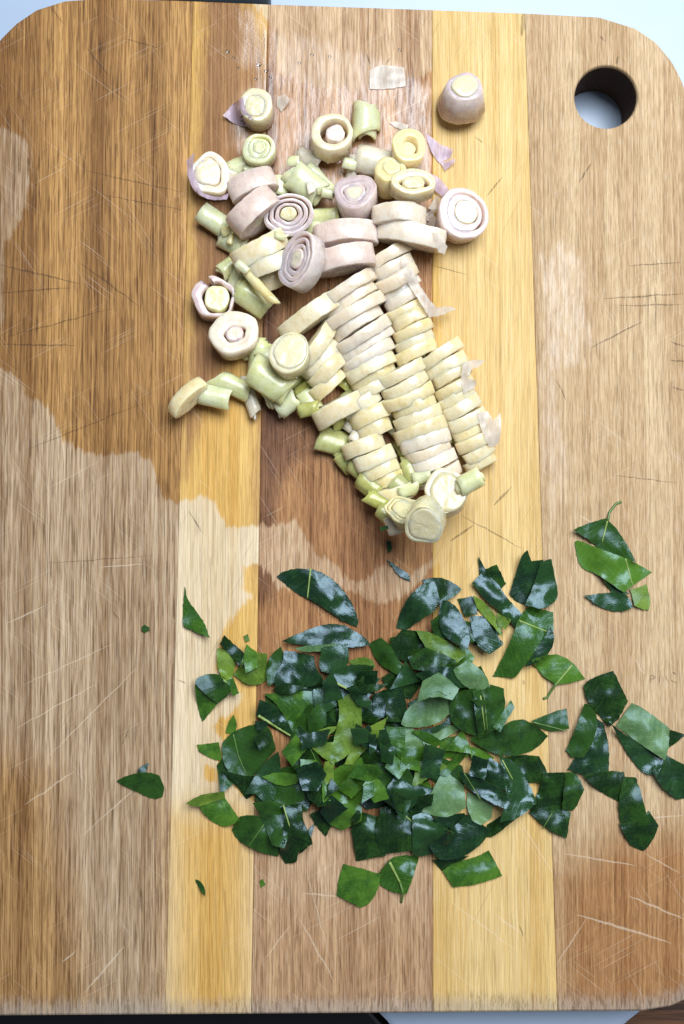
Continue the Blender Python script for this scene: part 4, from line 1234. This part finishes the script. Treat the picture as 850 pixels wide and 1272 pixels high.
 dict(p=[(420,870),(435,861),(449,871),(450,908),(441,928),(428,942),(413,949),(395,936),(383,925),(400,922),(414,922),(418,905),(422,888)], t='y', tilt=(5,100), curl=-.15, l='yellow-green hooked leaf piece, brightest in the middle of the heap'),
 dict(p=[(518,872),(525,846),(545,835),(560,845),(570,856),(562,870),(540,864)], t='u', tilt=(8,110), l='pale dimpled leaf piece above the pale half-round one'),
 dict(p=[(517,906),(545,902),(560,888),(564,876),(566,890),(552,904),(530,912)], t='g', tilt=(6,90)),
 dict(p=[(498,900),(505,880),(525,865),(545,858),(562,868),(561,885),(545,898),(525,904),(505,903)], t='u', tilt=(6,100), curl=-.15, l='pale half-round leaf piece, underside up, in the middle of the heap'),
 dict(p=[(518,945),(548,947),(557,952),(535,963),(520,976),(512,976)], t='y', tilt=(14,120), l='yellow-green triangular sliver in front of the pale pieces'),
 # ---- right centre
 dict(p=[(608,1024),(640,1003),(655,993),(663,1000),(640,1017),(615,1037),(607,1037)], t='d'),
 dict(p=[(560,865),(590,858),(596,885),(594,912),(575,906),(562,895)], t='d', tilt=(20,180)),
 dict(p=[(588,862),(598,860),(605,911),(594,913)], t='d', r=[(597,864),(603,909)], ribw=.8, tilt=(24,0)),
 dict(p=[(598,858),(610,850),(626,855),(628,880),(618,905),(604,912)], t='d', r=[(601,862),(606,908)], ribw=.7, tilt=(18,0), l='dark upright fold with pale streaks beside the rounded dark leaf'),
 dict(p=[(614,902),(625,885),(634,872),(638,880),(628,896),(622,907)], t='m', tilt=(18,60)),
 dict(p=[(580,927),(600,932),(612,941),(600,945),(587,941)], t='m'),
 dict(p=[(660,896),(685,885),(704,880),(707,905),(690,909),(675,906)], t='d', r=[(662,897),(704,908)], ribw=.7, l='dark leaf fan with a pale rib poking right from the rounded dark leaf', tilt=(5,90)),
 dict(p=[(584,917),(600,912),(620,905),(635,895),(650,893),(665,900),(681,914),(665,931),(645,938),(625,939),(600,931)], t='d', tilt=(9,20), curl=-.3, l='rounded dark leaf arching at the right of the heap'),
 dict(p=[(628,943),(650,939),(668,941),(676,955),(679,969),(655,971),(645,963)], t='d', tilt=(4,90)),
 dict(p=[(622,943),(640,950),(656,975),(664,995),(645,1012),(623,1017),(632,985)], t='g', r=[(624,944),(637,968)], ribw=.8, tilt=(6,60)),
 dict(p=[(588,949),(610,944),(626,955),(634,982),(615,977),(595,966)], t='g', tilt=(5,90)),
 dict(p=[(574,960),(590,965),(620,980),(631,991),(629,1004),(605,993),(580,977)], t='g', r=[(577,961),(597,993)], ribw=.7, tilt=(7,60)),
 dict(p=[(515,1016),(530,1011),(548,1029),(562,1035),(547,1051),(530,1061),(515,1059)], t='g', tilt=(6,120)),
 dict(p=[(540,1016),(575,1011),(582,1022),(562,1033),(548,1029)], t='g'),
 dict(p=[(540,1068),(560,1066),(580,1064),(565,1073),(550,1080)], t='d'),
 dict(p=[(533,1050),(560,1030),(580,1011),(595,1021),(609,1031),(601,1046),(575,1066),(548,1069),(540,1063)], t='g', tilt=(4,90), curl=-.08, l='flat blue-sheened leaf slab at the near right rim of the heap'),
 dict(p=[(580,984),(600,989),(612,1000),(611,1015),(598,1025),(588,1021),(580,1005)], t='u', tilt=(6,100), l='pale rounded tongue of leaf beside the pale heart-shaped piece'),
 dict(p=[(524,1008),(537,982),(545,965),(553,957),(576,975),(579,1003),(560,1014),(545,1015)], t='u', tilt=(5,90), l='pale heart-shaped leaf piece, underside up, near the blue-sheened slab'),
 dict(p=[(546,960),(570,935),(582,926),(579,938),(556,963)], t='m', tilt=(5,90)),
 # ---- three pieces below the heap
 dict(p=[(470,1085),(485,1066),(500,1062),(521,1064),(513,1090),(505,1111),(485,1107),(472,1100)], t='m', r=[(484,1071),(497,1096)], q=[(497,1096),(501,1110),(499,1124)], ribw=1.6, tilt=(4,100), l='leaf base with a thick stalk, below the heap'),
 dict(p=[(427,1073),(450,1079),(473,1086),(470,1106),(458,1123),(448,1127),(430,1118),(418,1112),(421,1090)], t='m', tilt=(5,200), curl=-.28, l='domed bright green leaf square below the heap'),
 dict(p=[(550,1081),(565,1071),(590,1065),(607,1056),(615,1070),(624,1088),(595,1098),(563,1102)], t='m', tilt=(4,80), curl=-.15, l='green leaf piece on the yellow plank below the blue-sheened slab'),
 # ---- three pieces at the right, above
 dict(p=[(748,718),(770,728),(782,738),(760,738)], t='d', l='dark scrap showing between the three stacked leaves at the right'),
 dict(p=[(712,658),(735,648),(753,644),(765,655),(778,675),(790,698),(765,694),(745,682),(728,668)], t='d', r=[(755,646),(748,674)], q=[(755,647),(758,636),(766,626),(773,623)], tilt=(5,230), l='dark leaf base with a curved stalk, topmost of the three stacked leaves'),
 dict(p=[(726,740),(745,737),(770,735),(782,742),(786,755),(770,761),(745,755)], t='g', tilt=(5,90), l='narrow wet leaf piece, lowest of the three stacked leaves'),
 dict(p=[(783,733),(803,726),(808,745),(806,758),(798,757),(788,752)], t='y', tilt=(14,20), l='olive flap beside the narrow wet leaf of the three stacked leaves'),
 dict(p=[(714,672),(720,671),(740,680),(775,692),(790,699),(810,711),(785,728),(775,736),(760,726),(740,712),(725,708),(717,695)], t='m', r=[(777,694),(786,727)], ribw=.8, tilt=(4,250), curl=-.15, l='green leaf crossed by a rib, middle of the three stacked leaves'),
 # ---- chain of pieces at the right
 dict(p=[(832,906),(850,912),(849,915),(831,929)], t='d', l='little dark point behind the glaucous square at the right'),
 dict(p=[(760,900),(785,918),(808,933),(826,945),(816,963),(800,961),(785,946),(770,920)], t='g', tilt=(5,60), l='wet blue leaf strip under the glaucous square at the right'),
 dict(p=[(810,957),(828,938),(850,950),(858,990),(840,993),(820,976)], t='g', tilt=(4,80), l='wet blue leaf end reaching the right edge of the board'),
 dict(p=[(765,901),(785,873),(800,880),(820,895),(832,905),(830,930),(826,944),(805,931),(780,913)], t='u', tilt=(4,100), curl=-.12, l='glaucous pale leaf square in the chain at the right'),
 dict(p=[(740,892),(750,898),(757,930),(756,958),(730,964),(705,956),(715,940),(735,925)], t='g', tilt=(6,40), l='wet sparkling leaf with a pale cut edge in the chain at the right'),
 dict(p=[(726,874),(736,875),(743,895),(738,920),(725,941),(710,941),(703,932),(715,905)], t='d', tilt=(9,200), curl=-.3, l='dark curled leaf strip beside the wet sparkling one at the right'),
 dict(p=[(725,851),(735,842),(762,833),(770,850),(780,870),(771,890),(757,903),(745,890),(728,868)], t='d', tilt=(9,250), curl=-.2, l='dark shiny leaf square at the top of the chain at the right'),
 dict(p=[(724,963),(755,957),(775,959),(779,985),(770,996),(750,986),(735,975)], t='d', tilt=(3,300), l='dark leaf piece linking the chain to the curled end at the right'),
 dict(p=[(774,965),(790,965),(798,990),(804,1015),(785,1023),(770,1021),(768,995)], t='d', tilt=(6,60), l='dark leaf panel above the curled end at the right'),
 dict(p=[(769,1022),(785,1023),(800,1015),(805,1006),(818,1025),(812,1042),(800,1057),(785,1052),(777,1040)], t='d', tilt=(6,270), curl=-.25, l='curled glossy leaf end, last of the chain at the right'),
 dict(p=[(675,960),(702,959),(700,1005),(709,1009),(704,1041),(680,1031),(658,1010),(668,985)], t='d', r=[(686,1010),(674,1030)], ribw=.7, tilt=(5,240), curl=-.2, l='dark upright leaf between the heap and the chain at the right', flap=([(702,959),(715,960),(726,980),(718,998),(712,1007),(698,1006)],'d')),
]
for d in LV:
    o = leaf(d['p'], d['t'], rib=d.get('r'), pet=d.get('q'), label=d.get('l'), tilt=d.get('tilt'), curl=d.get('curl'), ribw=d.get('ribw', 1.0))
    if d.get('flap'):
        leaf(d['flap'][0], d['flap'][1], parent=o, pname='folded_flap')

# --- small curled snippets lying loose on top of the heap
rs = random.Random(21)
for k in range(38):
    while True:
        cx, cy = rs.gauss(460, 85), rs.gauss(915, 62)
        if ((cx - 460) / 165) ** 2 + ((cy - 920) / 110) ** 2 < 1 and min(math.hypot(cx - a, cy - b) for a, b in ((425,905),(552,990),(532,882),(571,1040),(632,918),(310,935))) > 24: break
    n = rs.choice((3, 4, 4, 5)); a0 = rs.uniform(0, 6.28); R_ = rs.uniform(13, 22); st = rs.uniform(.35, .8); ro = rs.uniform(0, 3.14)
    poly = []
    for i in range(n):
        r = R_ * rs.uniform(.75, 1.25); a = a0 + 6.283 * (i + rs.uniform(-.2, .2)) / n
        x, y = r * math.cos(a), r * math.sin(a) * st
        poly.append((cx + x * math.cos(ro) - y * math.sin(ro), cy + x * math.sin(ro) + y * math.cos(ro)))
    leaf(poly, rs.choice('dddggmm'), tilt=(rs.uniform(8, 38), rs.uniform(0, 360)), curl=rs.choice((-1, 1)) * rs.uniform(.2, .8), contact=94)

# buried pieces that nothing shows of are taken out again
for o, V, F in FILL:
    gi, gj, lo, hi = envelopes(samples(V, F))
    if (hi > HF[gi, gj] - 0.0003).sum() < 14: bpy.data.objects.remove(o)

# ------------------------------------------------------------------ water left on the far edge of the board
def water_mat():
    m = bpy.data.materials.new('water'); t = NT(m)
    n = t.noise(t.coord('Object'), 260, 2.0)
    tr = t.node('ShaderNodeBsdfTransparent'); gl = t.node('ShaderNodeBsdfGlossy'); gl.inputs['Roughness'].default_value = 0.22
    fr = t.node('ShaderNodeFresnel'); fr.inputs['IOR'].default_value = 1.45
    b = t.bump(n, 0.2, 0.0003); t.put(gl.inputs['Normal'], b); t.put(fr.inputs['Normal'], b)
    mx = t.node('ShaderNodeMixShader'); t.put(mx.inputs[0], fr.outputs[0]); t.l.new(tr.outputs[0], mx.inputs[1]); t.l.new(gl.outputs[0], mx.inputs[2])
    t.l.new(mx.outputs[0], t.out.inputs['Surface'])
    return m
WAT = water_mat()
def water(poly, name, label, group=None, hmax=0.0006):
    B = resample(soften(poly), 2.2)
    x0, y0 = B.min(0); x1, y1 = B.max(0)
    gx, gy = np.meshgrid(np.arange(x0, x1, 2.2), np.arange(y0, y1, 2.2))
    G = np.stack([gx.ravel(), gy.ravel()], 1); G = G[sdf_poly(G, B) > 1.2]
    nb = len(B)
    vo, eo, fo, _, _, _ = delaunay_2d_cdt([Vector(p) for p in np.vstack([B, G])], [(i, (i + 1) % nb) for i in range(nb)], [], 1, 1e-4)
    PX = np.array([(v.x, v.y) for v in vo]); fo = [list(f) for f in fo]
    d = np.clip(sdf_poly(PX, B) * PXM, 0, None)
    z = BOARD_T + 0.00006 + hmax * (1 - np.exp(-(d / 0.0016) ** 2)) * np.array([0.8 + 0.5 * mnoise.noise(Vector((p[0] * .12, p[1] * .12, 1))) for p in PX])
    V = np.column_stack([px2w(PX[:, 0], PX[:, 1], BOARD_T), z])
    org = np.array([V[:, 0].mean(), V[:, 1].mean(), BOARD_T])
    fo = wind(V, fo)
    n = len(V); Vb = V.copy(); Vb[:, 2] = BOARD_T + 0.00003
    ec = {}
    for f in fo:
        for a, b in zip(f, f[1:] + f[:1]): ec[(a, b)] = 1
    rim = [(a, b) for (a, b) in ec if (b, a) not in ec]
    o = obj(name, mesh(name, np.vstack([V, Vb]) - org, fo + [[k + n for k in f[::-1]] for f in fo] + [[b, a, a + n, b + n] for a, b in rim], [WAT]))
    o.location = org
    return tag(o, label, 'water', group)
for k, (x, y, r) in enumerate([(283,64,2.5),(290,72,2),(322,80,3),(331,88,2.4),(372,78,2),(388,68,2.2),(410,70,2),(497,62,2.2),(336,96,2),(318,98,1.8),(296,84,1.6)]):
    water([(x + r * 1.1 * math.cos(a * 1.047), y + r * math.sin(a * 1.047)) for a in range(6)], 'water_droplet', 'tiny water droplet on the damp wood round the small clear skin flake', 'water droplets on the damp wood', 0.0005)
